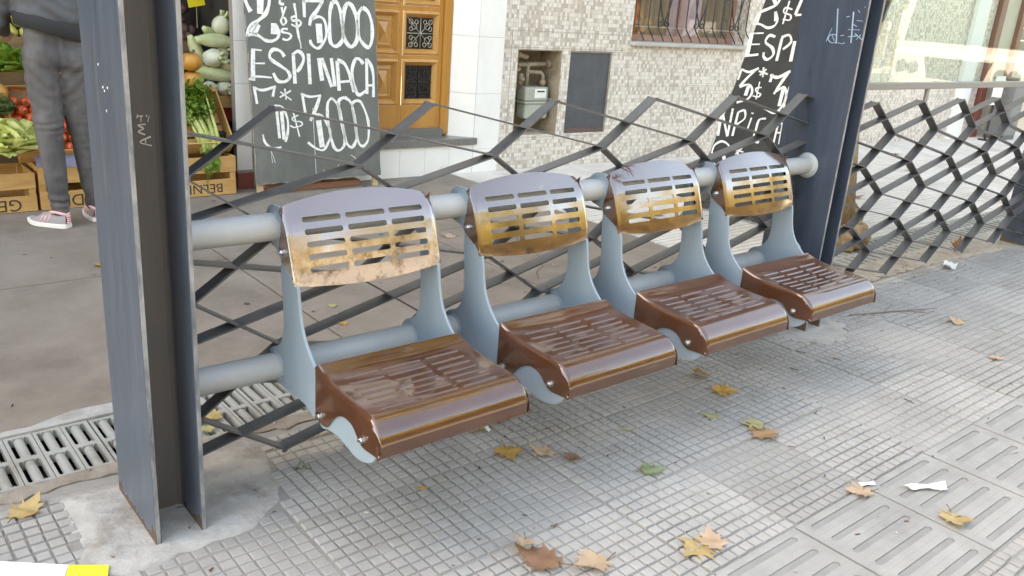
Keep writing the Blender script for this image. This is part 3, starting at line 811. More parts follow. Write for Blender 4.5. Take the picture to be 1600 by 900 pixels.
# ------------------------------------------------------------------ bench rails
for zc, lab in ((.778, 'upper grey pipe rail carrying the backrests between two posts'), (.365, 'lower grey pipe rail running under the seat backs between two posts')):
    t = MB()
    t.lathe([(.0385, .7005), (.0387, 1.3), (.0385, 2.2), (.0386, 3.0), (.0385, 3.5728)], 28, 0, (0, 2.13, zc), 'x')
    # weld collars
    t.lathe([(.047, 3.556), (.058, 3.5725)], 24, 0, (0, 2.13, zc), 'x')
    t.lathe([(.052, .7008), (.045, .712)], 24, 0, (0, 2.13, zc), 'x')
    o = t.build('bench_rail', M_pipe, origin=(2.137, 2.13, zc), autosmooth=40)
    tag(o, lab, 'rail')

# ------------------------------------------------------------------ seats
SW = .474
TOP = [(1.886, .461), (1.872, .4555), (1.845, .447), (1.81, .440), (1.77, .4355), (1.73, .4335), (1.69, .4325), (1.655, .4315), (1.63, .4295), (1.608, .425), (1.589, .416), (1.574, .403), (1.564, .387), (1.559, .370), (1.558, .352), (1.5585, .340)]
LOW = [(1.886, .318), (1.87, .307), (1.848, .302), (1.822, .307), (1.806, .325), (1.786, .347), (1.762, .366), (1.733, .377), (1.70, .375), (1.681, .366), (1.664, .350), (1.65, .340), (1.632, .335), (1.61, .336), (1.585, .338), (1.5585, .339)]
def cr_spline(P, n):
    P = [Vector(p) for p in P]; Q = []
    for i in range(len(P) - 1):
        p0 = P[max(i - 1, 0)]; p1 = P[i]; p2 = P[i + 1]; p3 = P[min(i + 2, len(P) - 1)]
        for k in range(6):
            t = k / 6
            Q.append(.5 * ((2 * p1) + (p2 - p0) * t + (2 * p0 - 5 * p1 + 4 * p2 - p3) * t * t + (3 * p1 - p0 - 3 * p2 + p3) * t ** 3))
    Q.append(P[-1])
    L = [0]
    for i in range(1, len(Q)): L.append(L[-1] + (Q[i] - Q[i - 1]).length)
    out = []; j = 0
    for k in range(n):
        d = L[-1] * k / (n - 1)
        while j < len(L) - 2 and L[j + 1] < d: j += 1
        f = (d - L[j]) / max(L[j + 1] - L[j], 1e-9)
        out.append(Q[j].lerp(Q[j + 1], f))
    return out
YB = 2.13
def make_pan():
    prof = cr_spline(TOP, 175)
    low = cr_spline(LOW, 120)
    def lowz(y):
        for i in range(len(low) - 1):
            a, b = low[i], low[i + 1]
            if (a.x - y) * (b.x - y) <= 0 and a.x != b.x:
                return a.y + (b.y - a.y) * (y - a.x) / (b.x - a.x)
        return low[-1].y
    # slots: three columns of seven rows
    slots = []
    for c, (a, b) in enumerate(((.046, .146), (.164, .281), (.302, .412))):
        for r in range(7):
            y = 1.822 - r * .0302
            slots.append((a + .004, b, y, y - .012))
    rr = .013
    us = []
    xs = [rr + (SW - 2 * rr) * i / 196 for i in range(197)]
    P = []
    n = len(prof)
    A = np.array([[p.x, p.y] for p in prof])
    for i in range(n):
        y, z = A[i]
        tn = A[min(i + 1, n - 1)] - A[max(i - 1, 0)]; tn /= np.linalg.norm(tn)
        nr = np.array([tn[1], -tn[0]])          # outward normal of the profile (up / forward)
        if nr[1] < -.2: nr = -nr
        if i < 20 and nr[1] < 0: nr = -nr
        row = []
        lz = min(lowz(y), z - .0015)
        # left skirt
        zk = z - rr * max(nr[1], .15)
        for k in range(5):
            row.append((0., y - nr[0] * rr * (0 if zk - lz < .02 else 0), lz + (zk - lz) * k / 4))
        for k in range(1, 5):
            a = math.pi / 2 * k / 5
            row.append((rr - rr * math.cos(a), y + nr[0] * rr * (math.sin(a) - 1) , max(z + nr[1] * rr * (math.sin(a) - 1), lz)))
        arr = np.array(xs)
        d = np.zeros_like(arr)
        for (a, b, ya, yb) in slots:
            if y > ya + .03 or y < yb - .03: continue
            # slanted: slot rows run parallel to the seat front
            py = (ya + yb) / 2
            dx = np.maximum(np.maximum(a - arr, arr - b), 0)
            dist = np.sqrt(dx ** 2 + (y - py) ** 2)
            d = np.maximum(d, np.clip((.0034 - dist) / .0022, 0, 1))
            rim = np.clip(1 - np.abs(dist - .0052) / .0026, 0, 1)
            d = np.where((d == 0), -rim * .22, d) if False else np.maximum(d, 0) + np.where(dist > .0034, -rim * .30, 0)
        # a shallow dish, deeper slots
        dish = -.0045 * np.clip(1 - ((arr - SW / 2) / (SW / 2)) ** 2, 0, 1) * np.clip(1 - ((y - 1.74) / .12) ** 2, 0, 1)
        for x, q, ds in zip(xs, d, dish):
            dep = -.0034 * q + ds
            row.append((x, y + nr[0] * dep, z + nr[1] * dep))
        for k in range(4, 0, -1):
            a = math.pi / 2 * k / 5
            row.append((SW - rr + rr * math.cos(a), y + nr[0] * rr * (math.sin(a) - 1), max(z + nr[1] * rr * (math.sin(a) - 1), lz)))
        for k in range(4, -1, -1):
            row.append((SW, y, lz + (zk - lz) * k / 4))
        P.append([(p[0], p[1] - YB, p[2]) for p in row])
    t = MB(); t.grid(P)
    return t
def plate_outline():
    O = [(1.878, .305), (1.866, .292), (1.85, .289), (1.82, .298), (1.777, .302), (1.736, .297), (1.70, .288), (1.672, .2865), (1.645, .290), (1.615, .301), (1.592, .319), (1.580, .338), (1.578, .352), (1.590, .366), (1.612, .395),
         (1.66, .412), (1.74, .414), (1.82, .420), (1.872, .432), (1.905, .450), (1.932, .472), (1.957, .500), (1.975, .532), (1.986, .57), (1.996, .625), (2.004, .648), (2.030, .675), (2.055, .705), (2.068, .745), (2.078, .79), (2.090, .825), (2.105, .838)]
    c = (2.13, .778); 
    for k in range(9):
        a = R(100 - k * 24); O.append((c[0] + .060 * math.cos(a) * 1.0, c[1] + .060 * math.sin(a)))
    O += [(2.098, .70), (2.096, .66), (2.090, .60), (2.084, .54), (2.086, .49), (2.10, .452), (2.125, .428)]
    c = (2.13, .365)
    for k in range(8):
        a = R(62 - k * 25); O.append((c[0] + .056 * math.cos(a), c[1] + .056 * math.sin(a)))
    O += [(2.06, .309), (2.0, .315), (1.955, .313), (1.915, .300), (1.895, .300)]
    Q = []
    P = [Vector(p) for p in O]; n = len(P)
    for i in range(n):
        p0, p1, p2, p3 = P[i - 1], P[i], P[(i + 1) % n], P[(i + 2) % n]
        for k in range(3):
            t = k / 3
            Q.append(.5 * ((2 * p1) + (p2 - p0) * t + (2 * p0 - 5 * p1 + 4 * p2 - p3) * t * t + (3 * p1 - p0 - 3 * p2 + p3) * t ** 3))
    return [(q.x - YB, q.y) for q in Q]
PLATE = plate_outline()
def make_plate(x):
    t = MB(); t.prism(PLATE, lambda p, q, a: (a, p, q), x, x + .009)
    return t
def bolt_mb(x, y, z, s):
    t = MB()
    t.lathe([(.0115, 0), (.0115, .0018)], 16, 0, (0, 0, 0), 'x')
    t.lathe([(.0082, .0018), (.0086, .0024), (.0086, .0075), (.0072, .009)], 6, 0, (0, 0, 0), 'x')
    t.lathe([(.0042, .009), (.0042, .014)], 8, 0, (0, 0, 0), 'x')
    t.v = [(x + s * p[0], y + p[1], z + p[2]) for p in t.v]
    return t
BL, BT = (1.999, .645), (2.073, .848)     # bottom and top of the backrest's front line
def make_backrest():
    du = Vector((BT[0] - BL[0], BT[1] - BL[1])); Lv = du.length; du.normalize(); nv = Vector((-du.y, du.x))   # nv points to the front (-y, +z)
    us = {0., SW}; vs = {0., 1.}
    cols = ((.050, .162), (.178, .302), (.318, .434)); rows = [(.1655 - .034 * r, .1655 - .034 * r + .0155) for r in range(5)]
    rad = .0055
    U = set(); Vv = set()
    for a, b in cols: U |= {a, a + rad, b - rad, b}
    for a, b in rows: Vv |= {a, a + rad, b - rad, b}
    for k in range(13): 
        u = SW * k / 12
        if all(abs(u - w) > .006 for w in U): U.add(u)
    U |= {0., SW, .006, SW - .006, .015, SW - .015}
    Vv |= {0.006, .014, Lv - .006, Lv - .014, 0., Lv, .195}
    U = sorted(U); Vv = sorted(Vv)
    def pos(u, v):
        w = (u - SW / 2) / (SW / 2)
        arch = .030 * (1 - w * w) * max(0., (v - .186) / (Lv - .186)) ** 1.0 if v > .186 else 0.
        bow = -.018 * (1 - w * w) * max(0., (.022 - v) / .022) if v < .022 else 0.
        # rounded top corners
        cr = 0.
        e = min(u, SW - u)
        if e < .02 and v > Lv - .02: cr = -((.02 - e) / .02) ** 2 * .010 * ((v - Lv + .02) / .02)
        f = .010 * (1 - w * w)                       # convex across
        vv = v / Lv
        back = -.020 * max(0., (vv - .62) / .38) ** 2 - .004 * max(0., (.15 - vv) / .15) ** 2 + .003 * math.sin(math.pi * vv)
        edge = -.0045 * max(0, (.006 - e) / .006)
        p = Vector(BL) + du * (v + arch + bow + cr) + nv * (f + back + edge)
        return (u, p.x - YB, p.y)
    idx = {}; V = []
    def inhole(uc, vc):
        return any(a < uc < b for a, b in cols) and any(a < vc < b for a, b in rows)
    def vert(u, v):
        # corner rounding of the slots
        key = (u, v)
        if key in idx: return idx[key]
        uu, vv = u, v
        for a, b in cols:
            for c, d in rows:
                if u in (a, b) and v in (c, d):
                    uu += (rad * .29 if u == a else -rad * .29); vv += (rad * .29 if v == c else -rad * .29)
        idx[key] = len(V); V.append(pos(uu, vv)); return idx[key]
    F = []
    for i in range(len(U) - 1):
        for j in range(len(Vv) - 1):
            if inhole((U[i] + U[i + 1]) / 2, (Vv[j] + Vv[j + 1]) / 2): continue
            F.append((vert(U[i], Vv[j]), vert(U[i + 1], Vv[j]), vert(U[i + 1], Vv[j + 1]), vert(U[i], Vv[j + 1])))
    t = MB(); t.add(V, F)
    # side flanges
    rear = [(2.073, .846), (2.079, .81), (2.084, .765), (2.094, .738), (2.097, .722), (2.090, .703), (2.065, .688), (2.04, .677), (2.015, .660), (2.001, .647)]
    for x in (0., SW):
        ring = []
        for k in range(13):
            v = Lv * k / 12
            q = pos(x, v)
            ring.append(q)
        rr = cr_spline([(p[0], p[1]) for p in rear[::-1]], 13)
        P = [[ring[k], (x, (ring[k][1] + rr[k].x - YB) / 2, (ring[k][2] + rr[k].y) / 2), (x, rr[k].x - YB, rr[k].y)] for k in range(13)]
        t.grid(P, flip=(x == 0.))
    return t
def make_seat():
    s = thing('shelter_chair', None, 'seat', (0, 0, 0))
    del s['_world']
    p = make_pan().build('seat_pan', M_brown, s, smooth=True)
    bm = bmesh.new(); bm.from_mesh(p.data); bmesh.ops.remove_doubles(bm, verts=bm.verts, dist=.00005); bmesh.ops.recalc_face_normals(bm, faces=bm.faces); bm.to_mesh(p.data); bm.free()
    so = p.modifiers.new('sheet', 'SOLIDIFY'); so.thickness = .004; so.offset = -1
    es = p.modifiers.new('crisp', 'EDGE_SPLIT'); es.split_angle = R(62)
    b = make_backrest().build('backrest', M_brownback, s, smooth=True)
    bm = bmesh.new(); bm.from_mesh(b.data); bmesh.ops.remove_doubles(bm, verts=bm.verts, dist=.0001); bmesh.ops.recalc_face_normals(bm, faces=bm.faces)
    # make sure the front sheet faces the road
    fr = sum(f.normal.y * f.calc_area() for f in bm.faces if abs(f.normal.x) < .5)
    if fr > 0: bmesh.ops.reverse_faces(bm, faces=bm.faces)
    bm.to_mesh(b.data); bm.free()
    so = b.modifiers.new('sheet', 'SOLIDIFY'); so.thickness = .0028; so.offset = -1
    es = b.modifiers.new('crisp', 'EDGE_SPLIT'); es.split_angle = R(38)
    for x in (.0052, SW - .0142):
        t = make_plate(x)
        for zc in (.778, .365):
            for xx in (x - .002, x + .011):
                t.tube([(xx, .0405 * math.cos(a * R(20)) * random.uniform(.98, 1.03), zc + .0405 * math.sin(a * R(20)) * random.uniform(.98, 1.03)) for a in range(18)], [.0042 + random.uniform(-.0012, .0012) for a in range(18)], 6, closed=True)
        o = t.build('bracket', M_brk, s, bevel=.0012); fixnormals(o)
    for x, sg in ((0., -1), (SW, 1)):
        for (y, z) in ((1.858, .326), (1.638, .3585)):
            bolt_mb(x, y - YB, z, sg).build('bolt', M_bolt, p)
        bolt_mb(x, 2.070 - YB, .7215, sg).build('bolt', M_bolt, b)
    return s
labels = ['brown seat nearest the left post, its backrest scuffed bare along the lower edge',
          'second brown seat from the left post, with a clean yellow sheen on its backrest',
          'third brown seat from the left post, with dead twigs on its backrest top',
          'brown seat at the far end, beside the dark post with the blue scribble']
seat0 = make_seat()
for i in range(4):
    s = seat0 if i == 0 else copy_tree(seat0)
    s.location = (.971 + .6227 * i, YB, 0)
    tag(s, labels[i], 'seat', 'brown metal seats bolted to the grey bench rails')
    s.name = 'shelter_chair' if i == 0 else 'shelter_chair.%03d' % i
for ch in seat0.children:
    if ch.name.startswith('backrest'):
        ch.data = ch.data.copy(); ch.data.materials[0] = M_brownworn
        ch['label'] = 'scuffed backrest with paint worn off along the bottom'

# ------------------------------------------------------------------ facade of the shops
FA = -math.atan(.05); FO = Vector((0, 5.835, 0))
def FW(u, y, z): # facade-local -> world
    return FO + Matrix.Rotation(FA, 3, 'Z') @ Vector((u, y, z))
def fthing(name, label, cat, u, y=0, z=0, group=None):
    o = thing(name, label, cat, FW(u, y, z), FA, group, world=False)
    o['_o'] = (u, y, z)
    return o
def fbuild(t, name, mats, parent=None, u=0., y=0., z=0., **kw):
    if parent is not None:
        rt_ = parent if '_o' in parent else parent.parent
        off = tuple(rt_['_o'])
        return t.build(name, mats, parent, origin=off, **kw)
    o = t.build(name, mats, None, origin=(u, y, z), **kw)
    o.location = FW(u, y, z); o.rotation_euler = (0, 0, FA)
    return o

M_mos = mat_mosaic('grey_white_mosaic', .0255, [(.68, .62, .555), (.53, .465, .40), (.76, .705, .645), (.64, .575, .505), (.46, .40, .34), (.72, .66, .59)])
M_wtile = mat('white_wall_tile', (.83, .82, .79), .25, col2=(.76, .745, .71), nscale=2.2, bump=.03, bscale=20, col3=(.58, .52, .44), n3scale=5, n3lo=.66, n3hi=.8)
M_grout = mat('tile_grout', (.32, .29, .26), .9)
M_door = mat_wood('varnished_door_wood', (.44, .185, .038), (.56, .27, .065), .3, (5, 5, 1.2), coat=.6)
M_door2 = mat_wood('varnished_panel_wood', (.48, .215, .052), (.62, .325, .10), .32, (4, 4, 1.5), coat=.6)
M_granite = mat('grey_granite_step', (.11, .105, .095), .3, col2=(.22, .215, .20), nscale=180, nlo=.4, nhi=.6)
M_dglass = mat('dark_door_glass', (.03, .025, .022), .12, bump=.5, bscale=90, bdist=.004)
M_iron = mat('black_iron', (.022, .020, .019), .5, bump=.1, bscale=80)
M_brass = mat('pale_iron_ornament', (.42, .38, .32), .4, metal=.6)
M_plaster = mat('stained_plaster', (.36, .29, .21), .9, col2=(.25, .195, .135), nscale=6, bump=.5, bscale=30, bdist=.006, col3=(.16, .12, .08), n3scale=3)
M_meter = mat('meter_grey_green', (.40, .42, .35), .55, col2=(.34, .36, .30), nscale=9)
M_dial = mat('meter_dial', (.74, .75, .72), .4)
M_pipeold = mat('old_gas_pipe', (.38, .315, .24), .6, col2=(.25, .18, .12), nscale=20)
M_cab = mat('dark_cabinet_paint', (.052, .058, .068), .5, col2=(.075, .082, .092), nscale=6, rvar=.1, bump=.1, bscale=40)
M_cabrust = mat('rusty_cabinet_foot', (.15, .085, .065), .8, col2=(.09, .075, .07), nscale=12)
M_sill = mat('stone_sill', (.42, .40, .365), .7, col2=(.50, .48, .44), nscale=8)
M_cur1 = mat('brown_curtain', (.42, .12, .075), .9, col2=(.35, .10, .065), nscale=5)
M_cur2 = mat('pink_curtain', (.72, .45, .54), .9, col2=(.66, .40, .48), nscale=5)
M_cur3 = mat('dull_curtain', (.34, .19, .145), .9, col2=(.42, .25, .19), nscale=4)
M_cream = mat('cream_wall_paint', (.62, .55, .44), .85, col2=(.56, .49, .39), nscale=2)
M_redbr = mat('red_brown_paint', (.22, .062, .045), .5, col2=(.18, .05, .04), nscale=5)
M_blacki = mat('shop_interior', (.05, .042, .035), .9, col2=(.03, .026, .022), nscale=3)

HW = 10.4    # height of the house fronts, raised so their shadow covers the pavement
# mosaic house wall with its openings
t = MB()
D = .30
U0, U1 = 4.578, 12.70
def wbox(a, b, z0, z1, mi=0, y0=0., y1=D): t.box(a, b, y0, y1, z0, z1, mi)
wbox(U0, 4.725, -.05, HW); wbox(4.725, 5.785, -.05, .287); wbox(4.725, 5.785, 1.0, HW, 0)
wbox(5.203, 5.295, .287, 1.0); wbox(5.785, 6.0, -.05, HW); wbox(6.0, 7.58, -.05, 1.06); wbox(6.0, 7.58, 2.3, HW); wbox(7.58, U1, -.05, HW)
o = fbuild(t, 'mosaic_house_wall', [M_mos], u=U0)
tag(o, 'house wall clad in fine grey and white mosaic, with barred window and meter niche', 'wall')
# niche box
par = o; par['_o'] = (U0, 0, 0)
t = MB()
for a, b in ((4.725, 5.203), (5.295, 5.785)):
    t.box(a, b, .285, D, .27, 1.02)
for a, b in ((4.7252, 4.735), (5.193, 5.2028)):
    t.box(a, b, .004, .284, .2872, .9998)
t.box(4.7352, 5.1928, .004, .284, .2872, .297); t.box(4.7352, 5.1928, .004, .284, .99, .9998)
fbuild(t, 'meter_niche', M_plaster, par)
t = MB()
for z in (1.012, 1.145): t.box(4.60, 5.95, -.0015, .01, z, z + .004)
t.box(4.66, 5.83, -.0015, .01, .262, .266); t.box(4.655, 4.659, -.0015, .01, .27, 1.144); t.box(5.83, 9.5, -.0012, .01, .70, .703)
fbuild(t, 'tile_seam', M_grout, par)
# gas meter
m = fthing('gas_meter', 'grey green gas meter with a white dial, piped inside the wall niche', 'meter', 5.02, .12, .41)
t = MB(); t.box(4.895, 5.150, .07, .20, .410, .545); o = fbuild(t, 'meter_body', M_meter, m, bevel=.018)
t = MB(); t.box(4.882, 5.165, .058, .212, .543, .560); fbuild(t, 'flange_rim', M_meter, m, bevel=.004)
t = MB(); t.box(4.890, 5.142, .07, .20, .562, .682); fbuild(t, 'meter_head', M_meter, m, bevel=.014)
t = MB(); t.box(4.985, 5.112, .062, .069, .588, .668); d = fbuild(t, 'dial_plate', M_dial, m, bevel=.004)
t = MB(); t.box(5.01, 5.09, .0600, .0617, .640, .652); fbuild(t, 'counter_window', M_iron, d)
t = MB()
t.tube([(4.94, .13, .68), (4.94, .13, .80), (4.94, .13, .875)], .016, 10); t.tube([(4.75, .14, .86), (5.19, .14, .872)], .020, 10)
t.tube([(5.115, .13, .68), (5.115, .13, .77), (5.09, .13, .80), (4.99, .13, .805), (4.93, .13, .80)], .016, 10)
t.tube([(4.76, .16, .45), (4.77, .15, .62), (4.78, .14, .70), (4.80, .14, .80), (4.86, .14, .83)], .018, 10)
t.lathe([(.03, -.02), (.034, 0), (.03, .02)], 12, 0, (5.175, .14, .872), 'x'); t.lathe([(.026, 0), (.03, .03), (.022, .05)], 10, 0, (5.115, .13, .69))
t.tube([(4.76, .1, .93), (4.83, .1, .945), (4.90, .1, .93)], .022, 10); t.blob((4.80, .1, .96), (.035, .03, .02)); t.tube([(4.86, .12, .70), (4.86, .12, .79)], .022, 8); t.blob((4.865, .11, .745), (.03, .03, .022))
fbuild(t, 'gas_pipe', M_pipeold, m, smooth=True)
c = fthing('meter_cabinet_door', 'dark blue grey sheet metal door with a rusty foot beside the gas meter', 'cabinet door', 5.54, .02, .287)
t = MB(); t.box(5.297, 5.783, .012, .030, .33, .998); fbuild(t, 'door_sheet', M_cab, c, bevel=.002)
t = MB(); t.box(5.297, 5.783, .0118, .0302, .289, .3295); fbuild(t, 'rusty_foot', M_cabrust, c)
t = MB(); t.box(5.770, 5.7835, .002, .0115, .289, .998); t.box(5.297, 5.783, .002, .0115, .986, .998); fbuild(t, 'frame_angle', M_rust, c)

# barred window
w = fthing('barred_window', 'window with curled black iron bars over red brown and pink curtains', 'window', 6.79, 0, 1.06)
t = MB(); t.box(5.985, 7.60, -.055, .20, 1.062, 1.096); fbuild(t, 'sill', M_sill, w, bevel=.006)
t = MB(); t.box(6.0, 6.05, .16, .21, 1.098, 2.3); t.box(7.53, 7.58, .16, .21, 1.098, 2.3); t.box(6.05, 7.53, .16, .21, 1.098, 1.15); t.box(6.05, 7.53, .16, .21, 2.25, 2.3); t.box(6.77, 6.80, .165, .205, 1.15, 2.25)
fbuild(t, 'window_frame', M_cur3, w)
t = MB(); t.box(6.05, 7.53, .196, .200, 1.15, 2.25); fbuild(t, 'window_pane', mat_glass('window_glass'), w)
t = MB(); t.box(6.0, 7.58, .34, .36, 1.0, 2.35); fbuild(t, 'dark_room', M_blacki, w)
def curtain(a, b, m_, name):
    t = MB(); P = []
    n = int((b - a) / .012)
    for i in range(n + 1):
        x = a + (b - a) * i / n
        yy = .27 + .018 * math.sin(x * 62 + 1.3 * math.sin(x * 9)) 
        P.append([(x, yy, 1.1), (x, yy + .004, 2.3)])
    t.grid(P)
    return fbuild(t, name, m_, w, smooth=True)
curtain(6.02, 6.33, M_cur1, 'curtain'); curtain(6.33, 6.74, M_cur3, 'curtain'); curtain(6.74, 7.20, M_cur2, 'curtain'); curtain(7.20, 7.56, M_cur3, 'curtain')
t = MB()
for k in range(13):
    u = 6.045 + k * .1255
    P = [(u, -.02, 2.28), (u, -.02, 1.30), (u - .002, -.022, 1.25), (u - .010, -.045, 1.215), (u - .022, -.09, 1.175), (u - .034, -.13, 1.14), (u - .04, -.148, 1.118)]
    t.tube(P, .0062, 6)
fbuild(t, 'iron_bars', M_iron, w, smooth=True)
t = MB(); t.tube([(6.0, -.03, 1.232), (7.6, -.03, 1.232)], .004, 6); t.tube([(6.0, -.02, 2.1), (7.58, -.02, 2.1)], .008, 6); fbuild(t, 'cross_rod', M_brass, w)
for k, u in enumerate((6.36, 6.84, 7.36)):
    t = MB()
    for s in (-1, 1):
        P = [(u + s * .115, -.03, 2.0), (u + s * .09, -.03, 1.55), (u + s * .05, -.03, 1.38), (u + s * .012, -.03, 1.30), (u + s * .008, -.03, 1.255)]
        for j in range(11):
            a = R(-90 + 0) + j * R(30)
            P.append((u + s * (.042 + .030 * math.cos(math.pi + j * R(30)) * (1 - j * .03)), -.03, 1.262 + .026 * math.sin(math.pi + j * R(30)) * (1 - j * .03)))
        t.tube(P, .0062, 6)
    fbuild(t, 'iron_scroll', M_iron, w, smooth=True)

# white tiled pier and door recess
t = MB()
def tilewall(t, u0, u1, z0, z1, y0, y1, tu, tz, zs=None):
    us = np.linspace(u0, u1, max(1, int(round((u1 - u0) / tu))) + 1)
    zz = zs if zs is not None else np.linspace(z0, z1, max(1, int(round((z1 - z0) / tz))) + 1)
    for i in range(len(us) - 1):
        for j in range(len(zz) - 1):
            t.box(us[i] + .0012, us[i + 1] - .0012, y0, y1, zz[j] + .0012, zz[j + 1] - .0012)
ZS = [-.05, .19, .64, 1.085, 1.53, 1.975, 2.42, 2.865, 3.3, 3.75, 4.2, 4.65, 5.1, 6.0, 7.0, 8.0, 9.0, HW]
tilewall(t, 4.322, 4.574, 0, 0, -.012, .28, .3, .45, ZS)
t.box(4.324, 4.575, -.008, .29, -.05, HW, 1)
tilewall(t, 4.150, 4.3205, 0, 0, .135, .28, .3, .45, ZS)
o = fbuild(t, 'white_tiled_pier', [M_wtile, M_grout], u=4.32); tag(o, 'white glazed tile pier between the wooden door and the mosaic wall', 'pillar')
# door reveal is the pier side: slanted cheek
t = MB()
for j in range(len(ZS) - 1):
    t.prism([(4.3195, -.010), (4.3195, .13), (4.16, .13)], lambda p, q, a: (p, q, a), ZS[j] + .0012, ZS[j + 1] - .0012)
o = fbuild(t, 'tiled_door_cheek', [M_wtile], u=4.25); fixnormals(o); tag(o, 'slanting white tiled cheek at the right of the wooden door', 'wall')
# door
d = fthing('wooden_door', 'varnished wooden door with carved panels and small grilled glass squares', 'door', 3.6, .14, .30)
t = MB(); t.box(4.085, 4.158, .125, .22, .295, 2.5); t.box(3.02, 3.09, .125, .22, .295, 2.5); t.box(3.09, 4.085, .125, .22, 2.43, 2.5); fbuild(t, 'door_frame', M_door, d, bevel=.012)
DU0, DU1 = 3.092, 4.083
cols = [(3.11, 3.405, 'g'), (3.435, 3.690, 'p'), (3.722, 4.052, 'g')]
rowsz = [(.535, .885), (.918, 1.245), (1.285, 1.62), (1.66, 1.99), (2.03, 2.36)]
t = MB()
us = [DU0, 3.11, 3.405, 3.435, 3.690, 3.722, 4.052, DU1]
for i in (0, 2, 4, 6): t.box(us[i], us[i + 1], .150, .195, .36, 2.42)
zz = [.36, .535, .885, .918, 1.245, 1.285, 1.62, 1.66, 1.99, 2.03, 2.36, 2.42]
for a, b, k in cols:
    for i in range(0, len(zz), 2): t.box(a, b, .1505, .195, zz[i], zz[i + 1])
t.box(DU0, DU1, .146, .2, .352, .3598)
fbuild(t, 'door_leaf', M_door, d, bevel=.004)
def ring(t, a, b, z0, z1, wd, y0, y1):
    """sloped picture-frame moulding from outer depth y0 to inner depth y1"""
    V = [(a, y0, z0), (b, y0, z0), (b, y0, z1), (a, y0, z1), (a + wd, y1, z0 + wd), (b - wd, y1, z0 + wd), (b - wd, y1, z1 - wd), (a + wd, y1, z1 - wd)]
    t.add(V, [(0, 1, 5, 4), (1, 2, 6, 5), (2, 3, 7, 6), (3, 0, 4, 7)])
for a, b, k in cols:
    for z0, z1 in rowsz:
        t = MB(); ring(t, a, b, z0, z1, .016, .1505, .138); ring(t, a + .016, b - .016, z0 + .016, z1 - .016, .030, .138, .176)
        if k == 'p':
            a2, b2, c2, d2 = a + .046, b - .046, z0 + .046, z1 - .046
            ring(t, a2, b2, c2, d2, .028, .176, .160); ring(t, a2 + .028, b2 - .028, c2 + .028, d2 - .028, .012, .160, .168)
            cu, cz = (a2 + b2) / 2, (c2 + d2) / 2; w_ = .040
            t.add([(a2 + w_, .168, c2 + w_), (b2 - w_, .168, c2 + w_), (b2 - w_, .168, d2 - w_), (a2 + w_, .168, d2 - w_), (cu, .142, cz)], [(0, 1, 4), (1, 2, 4), (2, 3, 4), (3, 0, 4)])
            fbuild(t, 'carved_panel', M_door2, d)
        else:
            fr = fbuild(t, 'glazed_panel', M_door2, d)
            off = fr  # sub-parts sit in the same local frame
            a2, b2, c2, d2 = a + .046, b - .046, z0 + .046, z1 - .046
            t = MB(); t.add([(a2, .176, c2), (b2, .176, c2), (b2, .176, d2), (a2, .176, d2)], [(0, 1, 2, 3)])
            g = t.build('pane', M_dglass, fr, origin=tuple(d['_o']))
            t = MB(); cu, cz = (a2 + b2) / 2, (c2 + d2) / 2; hu, hz = (b2 - a2) / 2, (d2 - c2) / 2
            t.tube([(cu, .168, c2), (cu, .168, d2)], .004, 6); t.tube([(a2, .168, cz), (b2, .168, cz)], .004, 6)
            t.tube([(a2, .168, c2), (b2, .168, d2)], .003, 6); t.tube([(a2, .168, d2), (b2, .168, c2)], .003, 6)
            for q in range(4):
                sx, sz = (1, 1, -1, -1)[q], (1, -1, 1, -1)[q]
                for (fx, fz, r) in ((.5, .45, .024), (.32, .72, .015), (.72, .28, .015), (.74, .74, .017)):
                    t.tube([(cu + sx * fx * hu + r * math.cos(k2 * R(40)), .166, cz + sz * fz * hz + r * math.sin(k2 * R(40))) for k2 in range(9)], .0035, 5, closed=True)
            t.blob((cu, .165, cz), .012)
            t.build('grille', M_brass if z0 > .9 else M_iron, fr, origin=tuple(d['_o']), smooth=True)
# step
s = fthing('door_step', 'dark granite doorstep on a white tiled riser under the wooden door', 'step', 3.7, 0, 0)
t = MB(); t.prism([(2.9, -.035), (4.345, -.035), (4.318, .0), (4.16, .128), (4.16, .2), (2.9, .2)], lambda p, q, a: (p, q, a), .232, .288); o = fbuild(t, 'step_slab', M_granite, s, bevel=.004); fixnormals(o)
t = MB(); t.prism([(2.9, .10), (4.09, .10), (4.09, .2), (2.9, .2)], lambda p, q, a: (p, q, a), .2885, .352); o = fbuild(t, 'threshold', M_granite, s); fixnormals(o)
t = MB(); tilewall(t, 2.95, 4.3195, -.05, .231, -.011, .1, .228, .3); t.box(2.95, 4.319, -.007, .12, -.05, .230, 1); fbuild(t, 'riser', [M_wtile, M_grout], s)
# wall left of the door and above it
t = MB(); tilewall(t, 2.352, 2.462, 0, 0, -.012, .06, .3, .3, [.13, .42, .72, 1.0, 1.3, 1.6, 1.9, 2.2, 2.45]); t.box(2.353, 2.461, -.008, .059, -.05, HW, 1)
o = fbuild(t, 'white_tiled_pillar', [M_wtile, M_grout], u=2.4); tag(o, 'narrow white tiled pillar between the produce stall and the chalkboard', 'pillar')
t = MB(); tilewall(t, 2.466, 3.018, 0, 0, .03, .30, .28, .3, ZS[:6] + [2.0]); t.box(2.464, 3.019, .034, .3, -.05, HW, 1); t.box(3.019, 4.16, .125, .3, 2.502, HW)
o = fbuild(t, 'tiled_shop_wall', [M_wtile, M_grout], u=2.7); tag(o, 'white tiled wall behind the chalkboard, beside the wooden door', 'wall')
t = MB(); t.box(2.35, 2.464, -.022, .0, -.02, .11); o = fbuild(t, 'brown_skirting', M_redbr, u=2.4); tag(o, 'red brown skirting at the foot of the narrow white pillar', 'skirting')
